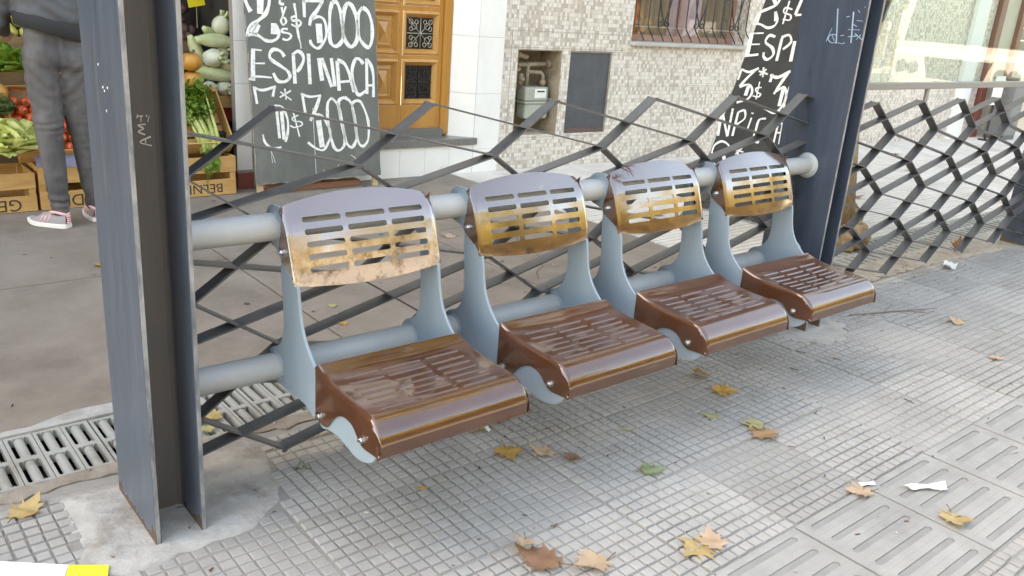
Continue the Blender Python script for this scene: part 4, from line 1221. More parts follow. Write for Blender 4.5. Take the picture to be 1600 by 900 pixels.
# greengrocer shell
t = MB(); t.box(-4.5, 2.352, 0, .3, 2.45, HW); t.box(-18, -4.5, 0, .3, -.05, HW); t.box(-4.5, 2.53, 3.4, 3.6, -.05, HW); t.box(2.47, 2.53, .301, 3.4, -.05, HW); t.box(-4.8, -4.5, .301, 3.4, -.05, HW); t.box(-4.5, 2.352, .301, 3.4, 2.6, 2.7)  # long wall at the far left is unseen, added to keep sun off the pavement
o = fbuild(t, 'greengrocer_shop', [M_blacki], u=0); tag(o, 'dark open shop front of the greengrocer behind the produce crates, with an added wall out of view blocking the sun', 'shop')
# roof slab over the row
t = MB(); t.box(-18, U1, .30, 7, HW - .15, HW); t.box(4.16, U1, .301, 7, -.05, .0); o = fbuild(t, 'flat_roof', M_cream, u=2); tag(o, 'flat roof slab covering the row of shop fronts', 'roof')

# neighbour to the right of the mosaic house
t = MB()
t.box(12.72, 12.86, -.06, .3, -.05, HW, 0)
t.box(12.865, 13.40, .02, .3, -.05, HW, 1); t.box(13.405, 13.52, -.04, .3, -.05, HW, 0); t.box(13.525, 15.0, .02, .3, -.05, 1.15, 1); t.box(13.525, 15.0, .02, .3, 2.2, HW, 1); t.box(15.0, 22, .0, .3, -.05, HW, 1)
o = fbuild(t, 'red_trimmed_house', [M_redbr, M_cream], u=13.5); tag(o, 'cream house front with red brown posts beyond the mosaic wall', 'house'); o['_o'] = (13.5, 0, 0)
t = MB()
for k in range(6): t.box(13.53, 14.99, .10, .13, 1.16 + k * .17, 1.16 + k * .17 + .155)
fbuild(t, 'shutter', mat('blue_black_shutter', (.03, .045, .075), .3, col2=(.045, .06, .09), nscale=4), o)
t = MB(); t.box(12.1, 12.42, -.05, .1, -.02, HW); o = fbuild(t, 'white_pilaster', mat('bright_white_paint', (.82, .81, .78), .6), u=12.26); tag(o, 'bright white pilaster at the end of the mosaic wall behind the glass', 'pillar')
b = fthing('grey_utility_box', 'tall grey metal utility box standing by the red brown post', 'utility box', 13.12, -.26, 0)
M_gbox = mat('grey_box_paint', (.20, .20, .195), .6, col2=(.16, .16, .155), nscale=6)
t = MB(); t.box(12.95, 13.30, -.38, -.10, .06, .80); fbuild(t, 'box_body', M_gbox, b, bevel=.01)
t = MB(); t.box(12.93, 13.32, -.40, -.08, .80, .83); fbuild(t, 'lid', M_cab, b, bevel=.004)
t = MB(); t.box(12.97, 13.28, -.384, -.3805, .12, .76); fbuild(t, 'box_door', M_gbox, b)
t = MB(); t.box(12.95, 13.3, -.37, -.11, -.01, .06); fbuild(t, 'plinth', M_cab, b)
b = fthing('white_notice_board', 'small white notice board on a thin post before the red brown post', 'notice board', 12.62, -.3, 0)
t = MB(); t.box(12.50, 12.76, -.31, -.295, .48, .86); fbuild(t, 'board', M_white, b, bevel=.003)
t = MB(); t.tube([(12.63, -.29, 0), (12.63, -.29, .85)], .016, 8); t.lathe([(.09, 0), (.09, .012)], 14, 0, (12.63, -.29, 0)); fbuild(t, 'stand', M_iron, b)

# ------------------------------------------------------------------ chalkboards
M_board = mat('worn_blackboard', (.105, .110, .100), .7, col2=(.14, .145, .133), nscale=3.5, bump=.1, bscale=60, stretch=(1.5, 1.5, .6), col3=(.18, .18, .165), n3scale=4, n3lo=.55, n3hi=.75)
M_board2 = mat('black_chalkboard', (.022, .022, .022), .6, col2=(.04, .04, .038), nscale=5)
M_boardedge = mat('chipped_board_edge', (.38, .34, .27), .8, col2=(.15, .13, .11), nscale=18)
M_chalk = mat('brushed_white_chalk', (.80, .80, .765), .75, col2=(.42, .42, .40), nscale=42, nlo=.50, nhi=.76)
M_rawwood = mat_wood('raw_wood_leg', (.40, .27, .14), (.55, .40, .23), .7)

def board(label, p0, rt, up, W, Hh, strokes, mat_, lean_legs, faint=True):
    rt = Vector(rt).normalized(); up = Vector(up).normalized(); nrm = rt.cross(up).normalized()   # points to the reader
    p0 = Vector(p0)
    b = thing('chalkboard_sign', label, 'chalkboard', (p0.x + rt.x * W / 2, p0.y + rt.y * W / 2, 0))
    fn = lambda a, c, h: p0 + rt * a + up * c + nrm * h
    # panel with slightly ragged edges
    Q = []
    def edge(a, c):
        n = 26
        for i in range(n):
            f = i / n
            Q.append((a[0] + (c[0] - a[0]) * f + random.uniform(-.003, .003), a[1] + (c[1] - a[1]) * f + random.uniform(-.004, .004)))
    edge((0, 0), (W, 0)); edge((W, 0), (W, Hh)); edge((W, Hh), (0, Hh)); edge((0, Hh), (0, 0))
    t = MB(); t.prism(Q, fn, -.016, 0.)
    o = t.build('panel', mat_, b); fixnormals(o)
    t = MB()
    for i in range(len(Q)):
        a, c = Q[i], Q[(i + 1) % len(Q)]
        m = Vector(((a[0] + c[0]) / 2 - W / 2, (a[1] + c[1]) / 2 - Hh / 2))
        k = random.uniform(.002, .007) if random.random() < .6 else .0015
        def ins(q):
            d = Vector((W / 2 - q[0], Hh / 2 - q[1])); d.normalize(); return (q[0] + d.x * k, q[1] + d.y * k)
        def outs(q):
            d = Vector((W / 2 - q[0], Hh / 2 - q[1])); d.normalize(); return (q[0] - d.x * .0015, q[1] - d.y * .0015)
        t.add([fn(*outs(a), .0008), fn(*outs(c), .0008), fn(*ins(c), .0008), fn(*ins(a), .0008), fn(*outs(a), -.017), fn(*outs(c), -.017)], [(0, 1, 2, 3), (4, 5, 1, 0)])
    t.build('worn_edge', M_boardedge, b)
    t = MB()
    for pts, w in strokes:
        t.stroke(pts, w * 1.16, fn, .0003, .0012)
    if faint:
        for pts, w in (([(.44, .02), (.44, .50)], .003), ([(.62, .03), (.615, .10)], .003), ([(.12, .14), (.115, .22), (.14, .14)], .003), ([(.72, .16), (.76, .13), (.765, .06)], .004), ([(.505, .0), (.50, .07)], .003), ([(.83, .1), (.82, .17)], .002)):
            t.stroke(pts, w, fn, .0003, .0009)
    o = t.build('chalk_lettering', M_chalk, b); fixnormals(o)
    return b, fn
K1 = .11
b1, fn1 = board('tall grey chalkboard leaning between the white pillar and the wooden door', (2.378, 5.45, .08), (1, 0, 0), (0, K1, 1), .965, 1.62, [s for s in B1], M_board, None)
t = MB()
for a in (.03, .93):
    P = [fn1(a - .02, -.085, -.018), fn1(a + .02, -.085, -.018), fn1(a + .02, .5, -.018), fn1(a - .02, .5, -.018)]
    Q = [Vector(p) + Vector((0, .022, 0)) for p in P]
    t.add(P + Q, [(0, 1, 2, 3), (7, 6, 5, 4), (0, 4, 5, 1), (1, 5, 6, 2), (2, 6, 7, 3), (3, 7, 4, 0)])
o = t.build('leg', M_rawwood, b1); fixnormals(o)
S2 = .35
b2, fn2 = board('black chalkboard turned sideways, half hidden behind the post with the blue scribble', (5.15, 3.96, .02), (0, -1, 0), (S2, 0, 1), .95, 1.75, [s for s in B2], M_board2, None, faint=False)
# board of reddish packing under the first sign
t = MB(); t.box(2.48, 3.2, 5.50, 5.62, .001, .045)
o = t.build('wooden_plank', mat_wood('red_brown_plank', (.20, .085, .045), (.28, .13, .07), .7, (2, 20, 20)), origin=(2.84, 5.56, 0), bevel=.004); tag(o, 'red brown plank lying on the ground behind the foot of the grey chalkboard', 'plank')

# ------------------------------------------------------------------ produce stall
M_crate = mat_wood('pale_crate_wood', (.43, .225, .075), (.60, .35, .135), .75, (2.5, 20, 24))
M_crated = mat_wood('dark_crate_wood', (.16, .09, .04), (.26, .155, .075), .8, (3, 16, 16))
M_ink = mat('black_crate_ink', (.04, .03, .02), .8, col2=(.12, .08, .045), nscale=60, nlo=.55, nhi=.75)
def crate(label, x0, x1, y0, h, txt=None, tsize=.1, txc=None, M=None, mat_=None, depth=.32, slats=2, gapf=.16, upside=True, name='wooden_crate'):
    mm = mat_ or M_crate
    c = thing(name, label, 'crate', ((x0 + x1) / 2, y0 + depth / 2, 0) if M is None else M.translation[:])
    if M is not None: del c['_world']; c.matrix_world = M
    off = Vector(((x0 + x1) / 2, y0 + depth / 2, 0)) if (M is None or y0 > 1) else Vector((0, 0, 0))
    def bb(t, a, b, cc, d, e, f): t.box(a - off.x, b - off.x, cc - off.y, d - off.y, e, f)
    if M is None: del c['_world']
    th = .009
    gap = h * gapf / max(slats - 1, 1); sh = (h - gap * (slats - 1)) / slats
    panels = []
    for nm, ya, yb in (('front_panel', y0, y0 + th), ('back_panel', y0 + depth - th, y0 + depth)):
        t = MB()
        for i in range(slats):
            bb(t, x0 + random.uniform(0, .004), x1 - random.uniform(0, .004), ya, yb, i * (sh + gap) + .004, i * (sh + gap) + sh)
        panels.append(t.build(nm, mm, c, bevel=.0015))
    for xa, xb in ((x0 + .001, x0 + .013), (x1 - .013, x1 - .001)):
        t = MB(); bb(t, xa, xb, y0 + th + .0005, y0 + depth - th - .0005, .002, h - .001); t.build('end_panel', mm, c, bevel=.0015)
    for xa in (x0 + .0135, x1 - .0375):
        for ya in (y0 + th + .0006, y0 + depth - th - .0246):
            t = MB(); bb(t, xa, xa + .024, ya, ya + .024, .003, h + .004); t.build('corner_post', mm, c)
    t = MB()
    for k in range(4): bb(t, x0 + .014, x1 - .014, y0 + .02 + k * (depth - .04) / 4, y0 + .02 + (k + .85) * (depth - .04) / 4, .012, .02)
    t.build('floor_slats', mm, c)
    if txt:
        zc = sh * .5
        R2 = Matrix.Translation(((txc if txc is not None else (x0 + x1) / 2) - off.x, y0 - off.y - .0006, zc)) @ Matrix.Rotation(R(90), 4, 'X') @ (Matrix.Rotation(R(180), 4, 'Z') if upside else Matrix())
        text_mesh('stencil_lettering', txt, tsize, M_ink, panels[0], R2, extrude=.0004, sx=1.02)
    return c
crate('pale wooden crate with GEL stencilled upside down, under the pale lettuce', .50, 1.068, 5.572, .232, 'GEL', .098, .90)
crate('wooden crate with DE stencilled upside down behind the shopper, under the tomatoes', 1.084, 1.60, 5.565, .265, 'DE', .10, 1.262)
crate('wooden crate with BELNE stencilled upside down, under the celery', 1.70, 2.283, 5.57, .262, 'BELNE', .088, 2.065)
crate('wooden crate standing by the post at the left end of the produce row', -.10, .48, 5.58, .235, None)
# tilted crate that shows the celery
Mt = Matrix.Translation((2.0, 5.66, .272)) @ Matrix.Rotation(R(47), 4, 'X')
crate('tilted wooden crate resting on the stencilled crate and holding the celery', -.30, .285, 0, .12, None, M=Mt, slats=1, depth=.44)
Mt = Matrix.Translation((1.31, 5.66, .272)) @ Matrix.Rotation(R(40), 4, 'X')
crate('tilted wooden crate heaped with tomatoes behind the shopper', -.30, .24, 0, .10, None, M=Mt, slats=1, depth=.52)
crate('raised wooden crate holding the white bulbs beside the white pillar', 2.17, 2.455, 5.95, .085, None, M=Matrix.Translation((2.3125, 6.16, .520)), depth=.42, slats=1)
M_redcr = mat('red_plastic_crate', (.30, .025, .025), .4)
M_blkcr = mat('black_plastic_crate', (.018, .017, .017), .5)
def plastic(label, x0, x1, y0, y1, z0, z1, m_):
    c = thing('plastic_crate', label, 'crate', ((x0 + x1) / 2, (y0 + y1) / 2, z0))
    t = MB(); t.box(x0, x1, y0, y0 + .012, z0, z1); t.box(x0, x1, y1 - .012, y1, z0, z1); t.box(x0, x0 + .012, y0 + .0125, y1 - .0125, z0, z1); t.box(x1 - .012, x1, y0 + .0125, y1 - .0125, z0, z1); t.box(x0 + .013, x1 - .013, y0 + .013, y1 - .013, z0 + .002, z0 + .012)
    t.build('crate_shell', m_, c, bevel=.003)
    t = MB(); t.box(x0 - .006, x1 + .006, y0 - .008, y1 + .006, z1, z1 + .014); t.build('rim', m_, c)
plastic('red plastic crate under the crate of white bulbs', 2.17, 2.448, 5.965, 6.30, .43, .504, M_redcr)
plastic('black plastic crate low down beside the narrow white pillar', 2.0, 2.44, 6.0, 6.3, .20, .41, M_blkcr)
t = MB(); t.box(2.18, 2.345, 5.69, 5.80, .30, .40); o = t.build('black_box', M_blkcr, origin=(2.26, 5.74, .3), bevel=.006); tag(o, 'small black box against the white pillar behind the stencilled crate', 'box')
st = thing('display_stand', 'dark stepped display stand carrying the upper tiers of produce', 'display stand', (1, 6.6, 0))
t = MB(); t.box(-1.0, 1.9, 6.32, 6.36, 0, .90); t.box(-1.0, 2.34, 6.365, 6.95, .88, .90); t.box(-1.0, 1.9, 5.93, 6.315, .02, .05); t.build('board', M_crated, st)
t = MB()
for x in (-.9, .0, .9, 1.8, 2.3):
    t.box(x, x + .04, 6.40, 6.44, -.003, .8795); t.box(x, x + .04, 6.88, 6.92, -.003, .8795)
t.build('leg', M_crated, st)
t = MB(); t.box(-1.0, 2.34, 6.355, 6.364, .86, .94); t.build('front_lip', M_crated, st)

# tomatoes
M_tom = mat('red_tomato_skin', (.52, .035, .018), .18, col2=(.60, .10, .02), nscale=3, coat=.3)
M_stemg = mat('green_stalk', (.10, .17, .04), .6)
def add_copy(proto, first, loc, rot, sc, label, cat, group):
    o = proto if first else copy_tree(proto)
    o.location = loc; o.rotation_euler = rot; o.scale = sc
    tag(o, label, cat, group); return o
t = MB(); t.lathe([(.0015, .026), (.010, .031), (.022, .030), (.033, .020), (.0385, .004), (.036, -.013), (.026, -.026), (.012, -.032), (.002, -.033)], 18)
tm = t.build('tomato', M_tom, smooth=True)
t = MB()
for k in range(5):
    a = k * R(72); t.add([(0, 0, .029), (.007 * math.cos(a - .4), .007 * math.sin(a - .4), .032), (.017 * math.cos(a), .017 * math.sin(a), .0325), (.007 * math.cos(a + .4), .007 * math.sin(a + .4), .032)], [(0, 1, 2, 3)])
t.tube([(0, 0, .027), (.003, .001, .040)], .002, 5)
t.build('calyx', M_stemg, tm)
MtT = Matrix.Translation((1.31, 5.66, .272)) @ Matrix.Rotation(R(40), 4, 'X')
first = True
for r in range(7):
    for c in range(8):
        p = MtT @ Vector((-.268 + c * .0685 + (.03 if r % 2 else 0) + random.uniform(-.006, .006) - .02, .045 + r * .071 + random.uniform(-.006, .006), .075 + random.uniform(-.008, .014)))
        k = random.uniform(.86, 1.04)
        add_copy(tm, first, p, (random.uniform(-2.2, .6), random.uniform(-1, 1), random.uniform(0, 6)), (k, k, k), 'ripe red tomato heaped in the tilted crate behind the shopper', 'tomato', 'tomatoes heaped in the tilted crate'); first = False
# blue grey paper lining
t = MB(); P = []
for i in range(20):
    x = 1.08 + i * .027
    P.append([(x, 5.556 + .004 * math.sin(x * 31), .262 + .012 * math.sin(x * 23)), (x, 5.575, .292 + .008 * math.sin(x * 17 + 1)), (x, 5.66, .335 + .006 * math.sin(x * 40))])
t.grid(P); o = t.build('paper_lining', mat('violet_grey_paper', (.20, .19, .27), .7), origin=(1.3, 5.57, .26), smooth=True); tag(o, 'violet grey paper lining folded over the crate edge under the tomatoes', 'paper')

# lettuces and other leafy heads
M_let1 = mat_leafy('bright_lettuce', (.16, .30, .03), (.26, .42, .07), .45, .3, 12)
M_let2 = mat_leafy('pale_lettuce', (.70, .74, .24), (.80, .82, .44), .5, .3, 9)
M_let3 = mat_leafy('dusky_green_leaf', (.10, .16, .05), (.20, .26, .11), .5, .2, 10)
def leafy_head(name, label, c, r, m_, n=26, flat=.8, group=None):
    t = MB()
    for k in range(n):
        a = k * 2.4 + random.uniform(-.3, .3); el = R(10 + 75 * (1 - k / n) ** .8 + random.uniform(-10, 10))
        el = R(85) * (1 - (k / n)) + R(12)
        L = r * random.uniform(.8, 1.15); wd = r * random.uniform(.55, .8)
        P = []
        ph = random.uniform(0, 6)
        for i in range(9):
            v = i / 8; row = []
            for j in range(9):
                w = j / 4 - 1
                half = wd * (math.sin(math.pi * min(v * .85 + .12, 1)) ** .6)
                lx = w * half; ly = v * L
                lz = -.25 * L * v * v + .10 * r * (abs(w) ** 2) + .055 * r * math.sin(w * 7 + ph + v * 3) * v + .05 * r * math.sin(v * 11 + w * 3 + ph) * (abs(w) * v)
                p = Vector((lx, ly, lz))
                p = Matrix.Rotation(a, 3, 'Z') @ (Matrix.Rotation(el, 3, 'X') @ p)
                row.append((c[0] + p.x, c[1] + p.y, c[2] + p.z * flat))
            P.append(row)
        t.grid(P)
    o = t.build(name, m_, origin=c, smooth=True)
    tag(o, label, 'lettuce', group); return o
leafy_head('lettuce', 'large pale yellow lettuce spilling over the front of the GEL crate', (.95, 5.65, .35), .21, M_let2, 40, .85)
leafy_head('lettuce', 'pale lettuce at the left edge, next to the large yellow one', (.72, 5.70, .34), .17, M_let2, 30, .8)
leafy_head('leafy_greens', 'dusky green leafy head above the pale yellow lettuce', (.92, 5.83, .54), .16, M_let3, 28, .8)
leafy_head('lettuce', 'bright green lettuce high up behind the shopper', (1.02, 6.02, .76), .17, M_let1, 34, 1.)
leafy_head('lettuce', 'bright green lettuce at the upper left edge of the stall', (.80, 6.06, .74), .17, M_let1, 30, 1.)
leafy_head('lettuce', 'bright green lettuce hidden mostly by the left post', (1.55, 6.05, .80), .17, M_let1, 26, 1.)
# vegetable crates behind
crate('dark wooden crate under the bright green lettuces', .55, 1.75, 5.92, .10, None, M=Matrix.Translation((1.15, 6.09, .56)), depth=.36, slats=1, mat_=M_crated)
M_orange = mat('orange_squash_skin', (.50, .20, .035), .4, col2=(.58, .28, .06), nscale=6, bump=.1, bscale=60)
def squash(label, c, r):
    s = thing('orange_squash', label, 'squash', c)
    t = MB(); P = []
    prof = [(.02, .60), (.25, .74), (.6, .72), (.88, .45), (1, 0), (.9, -.42), (.6, -.72), (.2, -.82), (.02, -.80)]
    V = []; n = 24
    for rr, h in prof:
        for j in range(n):
            a = 2 * math.pi * j / n; k = 1 + .035 * math.cos(a * 8)
            V.append((c[0] + r * rr * k * math.cos(a), c[1] + r * rr * k * math.sin(a), c[2] + r * h))
    F = [(i * n + j, i * n + (j + 1) % n, (i + 1) * n + (j + 1) % n, (i + 1) * n + j) for i in range(len(prof) - 1) for j in range(n)]
    t.add(V, F); t.build('rind', M_orange, s, smooth=True)
    t = MB(); t.tube([(c[0], c[1], c[2] + r * .58), (c[0] + .01, c[1], c[2] + r * .85), (c[0] + .02, c[1] - .01, c[2] + r * 1.02)], [.012, .009, .011], 7); t.build('stalk', M_crated, s, smooth=True)
squash('round orange squash above another one, next to the white bulbs', (2.118, 5.86, .845), .072)
squash('round orange squash under another one, above the celery leaves', (2.128, 5.87, .725), .070)
squash('orange squash at the far left edge, beside the bright green lettuce', (.955, 5.86, .655), .075)
o = crate('narrow wooden crate behind the celery that holds the two squashes', 1.80, 2.155, 5.84, .05, None, M=Matrix.Translation((1.9775, 5.96, .615)), depth=.24, slats=1)
# celery
M_cel = mat_leafy('celery_stalk', (.42, .50, .12), (.62, .66, .30), .4, .15, 10)
M_cell = mat_leafy('celery_leaf', (.10, .20, .02), (.20, .33, .05), .5, .3, 20)
ce = thing('celery_bunch', 'bunch of celery with pale thick stalks lying base down in the tilted crate', 'celery', (2.12, 5.62, .30))
t = MB(); tl = MB()
for k in range(34):
    bx = 2.125 + random.uniform(-.055, .06); by = 5.60 + random.uniform(-.03, .03); bz = .285 + random.uniform(-.01, .03)
    ex = bx + random.uniform(-.12, .03) - .03; ey = by + random.uniform(.10, .22); ez = bz + random.uniform(.28, .40)
    P = [(bx, by, bz), (bx * .7 + ex * .3 + random.uniform(-.01, .01), by * .7 + ey * .3 - .015, bz * .66 + ez * .34), (bx * .3 + ex * .7, by * .3 + ey * .7 - .01, bz * .3 + ez * .7), (ex, ey, ez)]
    t.tube(P, [.016, .012, .008, .004], 7)
    for q in range(26):
        f = random.uniform(.45, 1.15); c = Vector(P[1]).lerp(Vector(P[3]), f) + Vector((random.uniform(-.05, .05), random.uniform(-.05, .03), random.uniform(-.04, .05)))
        s = random.uniform(.014, .030); M3 = Matrix.Rotation(random.uniform(0, 6), 3, 'Z') @ Matrix.Rotation(random.uniform(-1.2, 1.2), 3, 'X')
        tl.add([c + M3 @ Vector(v) * s for v in ((0, -1, 0), (.7, -.4, .15), (.45, .1, 0), (.8, .5, .1), (0, 1.1, -.1), (-.8, .5, .1), (-.45, .1, 0), (-.7, -.4, .15))], [tuple(range(8))])
t.build('stalks', M_cel, ce, smooth=True); tl.build('leaves', M_cell, ce)
t = MB()
for k in range(60):
    c = Vector((2.10 + random.gauss(0, .035), 5.563 - abs(random.gauss(0, .006)), .235 + random.gauss(0, .035)))
    s = random.uniform(.012, .024); M3 = Matrix.Rotation(random.uniform(0, 6), 3, 'Y') @ Matrix.Rotation(random.uniform(-.8, .8), 3, 'X')
    t.add([c + M3 @ Vector((v[0], v[2], v[1])) * s for v in ((0, -1, 0), (.7, -.4, .15), (.45, .1, 0), (.8, .5, .1), (0, 1.1, -.1), (-.8, .5, .1), (-.45, .1, 0), (-.7, -.4, .15))], [tuple(range(8))])
for k in range(4): t.tube([(2.07 + .02 * k, 5.56, .27), (2.08 + .015 * k, 5.558, .20), (2.085 + .012 * k, 5.56, .08 + .03 * k)], .0025, 5)
t.build('hanging_leaves', M_cell, ce)
# white bulbs and long pale vegetables
M_bulb = mat('white_bulb_skin', (.66, .66, .52), .4, col2=(.50, .56, .30), nscale=5, nlo=.5, nhi=.75, stretch=(1, 1, .4), sss=.1)
M_long = mat('pale_green_skin', (.46, .54, .22), .4, col2=(.64, .66, .44), nscale=9, stretch=(.5, 1, 1), sss=.1)
def fennel(c, r, rot):
    s = thing('fennel_bulb', None, None, c); del s['_world']
    t = MB(); V = []; n = 20
    prof = [(.03, -.98), (.45, -.90), (.85, -.55), (1, -.05), (.90, .42), (.62, .80), (.38, 1.02), (.2, 1.12)]
    for rr, h in prof:
        for j in range(n):
            a = 2 * math.pi * j / n; k = 1 + .05 * math.cos(a * 5 + h)
            V.append((r * rr * k * math.cos(a), r * rr * k * .9 * math.sin(a), r * h))
    F = [(i * n + j, i * n + (j + 1) % n, (i + 1) * n + (j + 1) % n, (i + 1) * n + j) for i in range(len(prof) - 1) for j in range(n)] + [tuple(range(n - 1, -1, -1)), tuple((len(prof) - 1) * n + j for j in range(n))]
    t.add(V, F); t.build('bulb', M_bulb, s, smooth=True)
    t = MB()
    for k in range(4):
        a = k * 1.6; t.tube([(r * .25 * math.cos(a), r * .25 * math.sin(a), r * .95), (r * .5 * math.cos(a), r * .5 * math.sin(a), r * (1.35 + .12 * k))], [r * .2, r * .13], 7)
    t.build('cut_stalk', M_long, s, smooth=True)
    s.rotation_euler = rot
    return s
cgrp = 'white bulbs piled in the raised crate'
proto = fennel((0, 0, 0), .062, (0, 0, 0))
first = True
for (px_, pz_, y, r, rot, lab) in [
    (2.429, 1.068, 6.10, 1.08, (.3, .2, 0), 'topmost white bulb of the pile, its cut stalks up'),
    (2.322, .856, 6.00, 1.16, (1.45, .0, .4), 'largest white bulb in the middle of the pile, root end towards the street'),
    (2.435, .802, 6.03, .92, (1.2, .3, 0), 'white bulb against the pillar, halfway up the pile'),
    (2.279, .651, 5.985, .98, (1.4, -.3, 0), 'white bulb at the bottom of the pile, second from the pillar'),
    (2.395, .650, 5.99, 1.0, (1.5, .2, 0), 'white bulb at the bottom of the pile, next to the pillar'),
    (2.44, .885, 6.10, .80, (.9, .2, 0), 'small white bulb above the middle of the pile at the pillar side'),
    (2.205, .648, 6.02, .84, (1.3, .4, 0), 'small white bulb at the bottom of the pile beside the squash'),
    (2.262, .762, 6.08, .86, (1.1, -.2, 0), 'white bulb half buried behind the lower marrow')]:
    z = pz_
    o = add_copy(proto, first, (px_, y, z), rot, (r, r, r), lab, 'fennel', cgrp); first = False
def longveg(c, L, r, rot, label):
    t = MB(); n = 11
    P = [(-L / 2 + L * i / n, .016 * math.sin(i / n * 3), .01 * math.sin(i / n * 2)) for i in range(n + 1)]
    t.tube(P, [r * max(.25, math.sin(math.pi * min(max(i / n, .06), .94)) ** .45) * (.82 + .18 * i / n) for i in range(n + 1)], 14)
    o = t.build('pale_marrow', M_long, smooth=True); o.location = c; o.rotation_euler = rot
    tag(o, label, 'marrow', 'long pale green marrows among the white bulbs')
longveg((2.36, 6.04, .962), .29, .054, (0, .10, .1), 'upper pale green marrow lying under the topmost white bulb')
longveg((2.325, 5.98, .742), .29, .050, (0, .16, -.1), 'lower pale green marrow lying across the pile of white bulbs')
longveg((2.245, 6.12, .90), .20, .048, (.2, 1.2, .1), 'short green marrow upright behind the two squashes')
longveg((2.40, 6.16, .99), .24, .045, (0, .5, .5), 'marrow half hidden behind the topmost white bulb')
# dark beets on the top tier
M_beet = mat('earthy_beet', (.085, .035, .030), .7, col2=(.15, .075, .06), nscale=7, bump=.3, bscale=30)
t = MB(); t.lathe([(.002, -.052), (.008, -.040), (.028, -.026), (.040, -.005), (.038, .016), (.024, .032), (.008, .037)], 14); 
bt = t.build('beetroot', M_beet, smooth=True); first = True
for r in range(5):
    for c in range(9):
        p = (1.80 + c * .066 + random.uniform(-.015, .015) + (.03 if r % 2 else 0), 6.42 + r * .085 + random.uniform(-.015, .015), .945 + r * .062 + random.uniform(-.01, .02))
        k = random.uniform(.85, 1.15)
        add_copy(bt, first, p, (random.uniform(-1.5, 1.5), random.uniform(-1.5, 1.5), random.uniform(0, 6)), (k, k, k), 'dark earthy beetroot heaped on the top tier beside the pillar', 'beetroot', 'beetroots heaped on the top tier'); first = False
# pears at the upper left
M_pear = mat('yellow_green_pear', (.42, .40, .07), .35, col2=(.50, .42, .12), nscale=6)
t = MB(); t.lathe([(.002, -.045), (.020, -.043), (.036, -.026), (.039, -.006), (.030, .016), (.018, .034), (.012, .046), (.003, .052)], 16)
pr = t.build('pear', M_pear, smooth=True)
t = MB(); t.tube([(0, 0, .050), (.003, 0, .068)], .0022, 5); t.build('stalk', M_crated, pr); first = True
for r in range(3):
    for c in range(9):
        p = (.62 + c * .082 + (.04 if r % 2 else 0) + random.uniform(-.01, .01), 6.43 + r * .08, .965 + r * .062 + random.uniform(0, .015))
        add_copy(pr, first, p, (random.uniform(-1, 1), random.uniform(-1, 1), random.uniform(0, 6)), (1, 1, 1), 'yellow green pear in the heap on the top tier at the left', 'pear', 'pears heaped on the top tier'); first = False
ps = thing('price_tag', 'blank yellow price card stuck among the dark beetroots', 'price card', (2.36, 6.38, 1.08))
t = MB(); t.add([(2.31, 6.385, 1.165), (2.43, 6.385, 1.19), (2.425, 6.40, 1.235), (2.36, 6.405, 1.26), (2.30, 6.40, 1.26)], [(0, 1, 2, 3, 4)]); t.add([(2.31, 6.387, 1.165), (2.43, 6.387, 1.19), (2.425, 6.402, 1.235), (2.36, 6.407, 1.26), (2.30, 6.402, 1.26)], [(4, 3, 2, 1, 0)])
t.build('card', mat('yellow_card', (.78, .62, .03), .6), ps); t = MB(); t.tube([(2.37, 6.40, 1.03), (2.37, 6.40, 1.2)], .003, 5); t.build('stick', M_rawwood, ps)
t = MB(); t.box(1.36, 1.52, 5.50, 5.56, .0015, .0035); t.box(1.40, 1.47, 5.46, 5.53, .0036, .0052)
o = t.build('crumpled_card', M_white, origin=(1.42, 5.52, 0)); tag(o, 'white paper scraps on the ground under the DE crate by the right shoe', 'paper')

# ------------------------------------------------------------------ shopper seen from behind
M_skin = mat('skin', (.50, .30, .21), .5, sss=.1)
M_hair = mat('dark_hair', (.03, .02, .015), .5)
M_trou = mat('washed_dark_grey_denim', (.068, .064, .066), .85, col2=(.135, .124, .124), nscale=6, ndetail=9, nlo=.38, nhi=.66, bump=.4, bscale=260, bdist=.001, stretch=(1, 1, .5))
M_jack = mat('charcoal_jacket', (.060, .063, .068), .7, col2=(.09, .093, .10), nscale=6, bump=.3, bscale=60, bdist=.003)
M_rib = mat('black_ribbed_hem', (.022, .022, .023), .85, bump=.3, bscale=200)
M_shoe = mat('grey_knit_shoe', (.30, .27, .28), .8, bump=.4, bscale=220, bdist=.001)
M_pink = mat('pink_shoe_trim', (.78, .42, .44), .6)
M_sole = mat('white_shoe_sole', (.70, .66, .62), .6)
per = thing('person', 'shopper seen from behind in charcoal jacket, grey jeans and pink trimmed shoes', 'person', (1.16, 5.20, 0))
def limb(t, a, b, ra, rb, ky=1., n=9):
    a = Vector(a); b = Vector(b)
    for i in range(n + 1):
        f = i / n; c = a.lerp(b, f); r = ra + (rb - ra) * f
        t.blob(c, (r, r * ky, r), seg=14, rings=9)
HIPL, HIPR = (1.080, 5.21, .90), (1.225, 5.21, .885)
KNL, KNR = (1.085, 5.185, .50), (1.262, 5.215, .49)
ANL, ANR = (1.098, 5.170, .085), (1.296, 5.255, .085)
t = MB()
limb(t, HIPL, KNL, .070, .050, n=12); limb(t, KNL, ANL, .047, .032, n=12); limb(t, HIPR, KNR, .070, .050, n=12); limb(t, KNR, ANR, .047, .032, n=12)
limb(t, (1.15, 5.21, .93), (1.15, 5.23, 1.12), .125, .11, .75); limb(t, (1.15, 5.23, 1.12), (1.15, 5.24, 1.33), .115, .135, .68)
limb(t, (1.15, 5.245, 1.36), (1.15, 5.26, 1.47), .075, .05); 
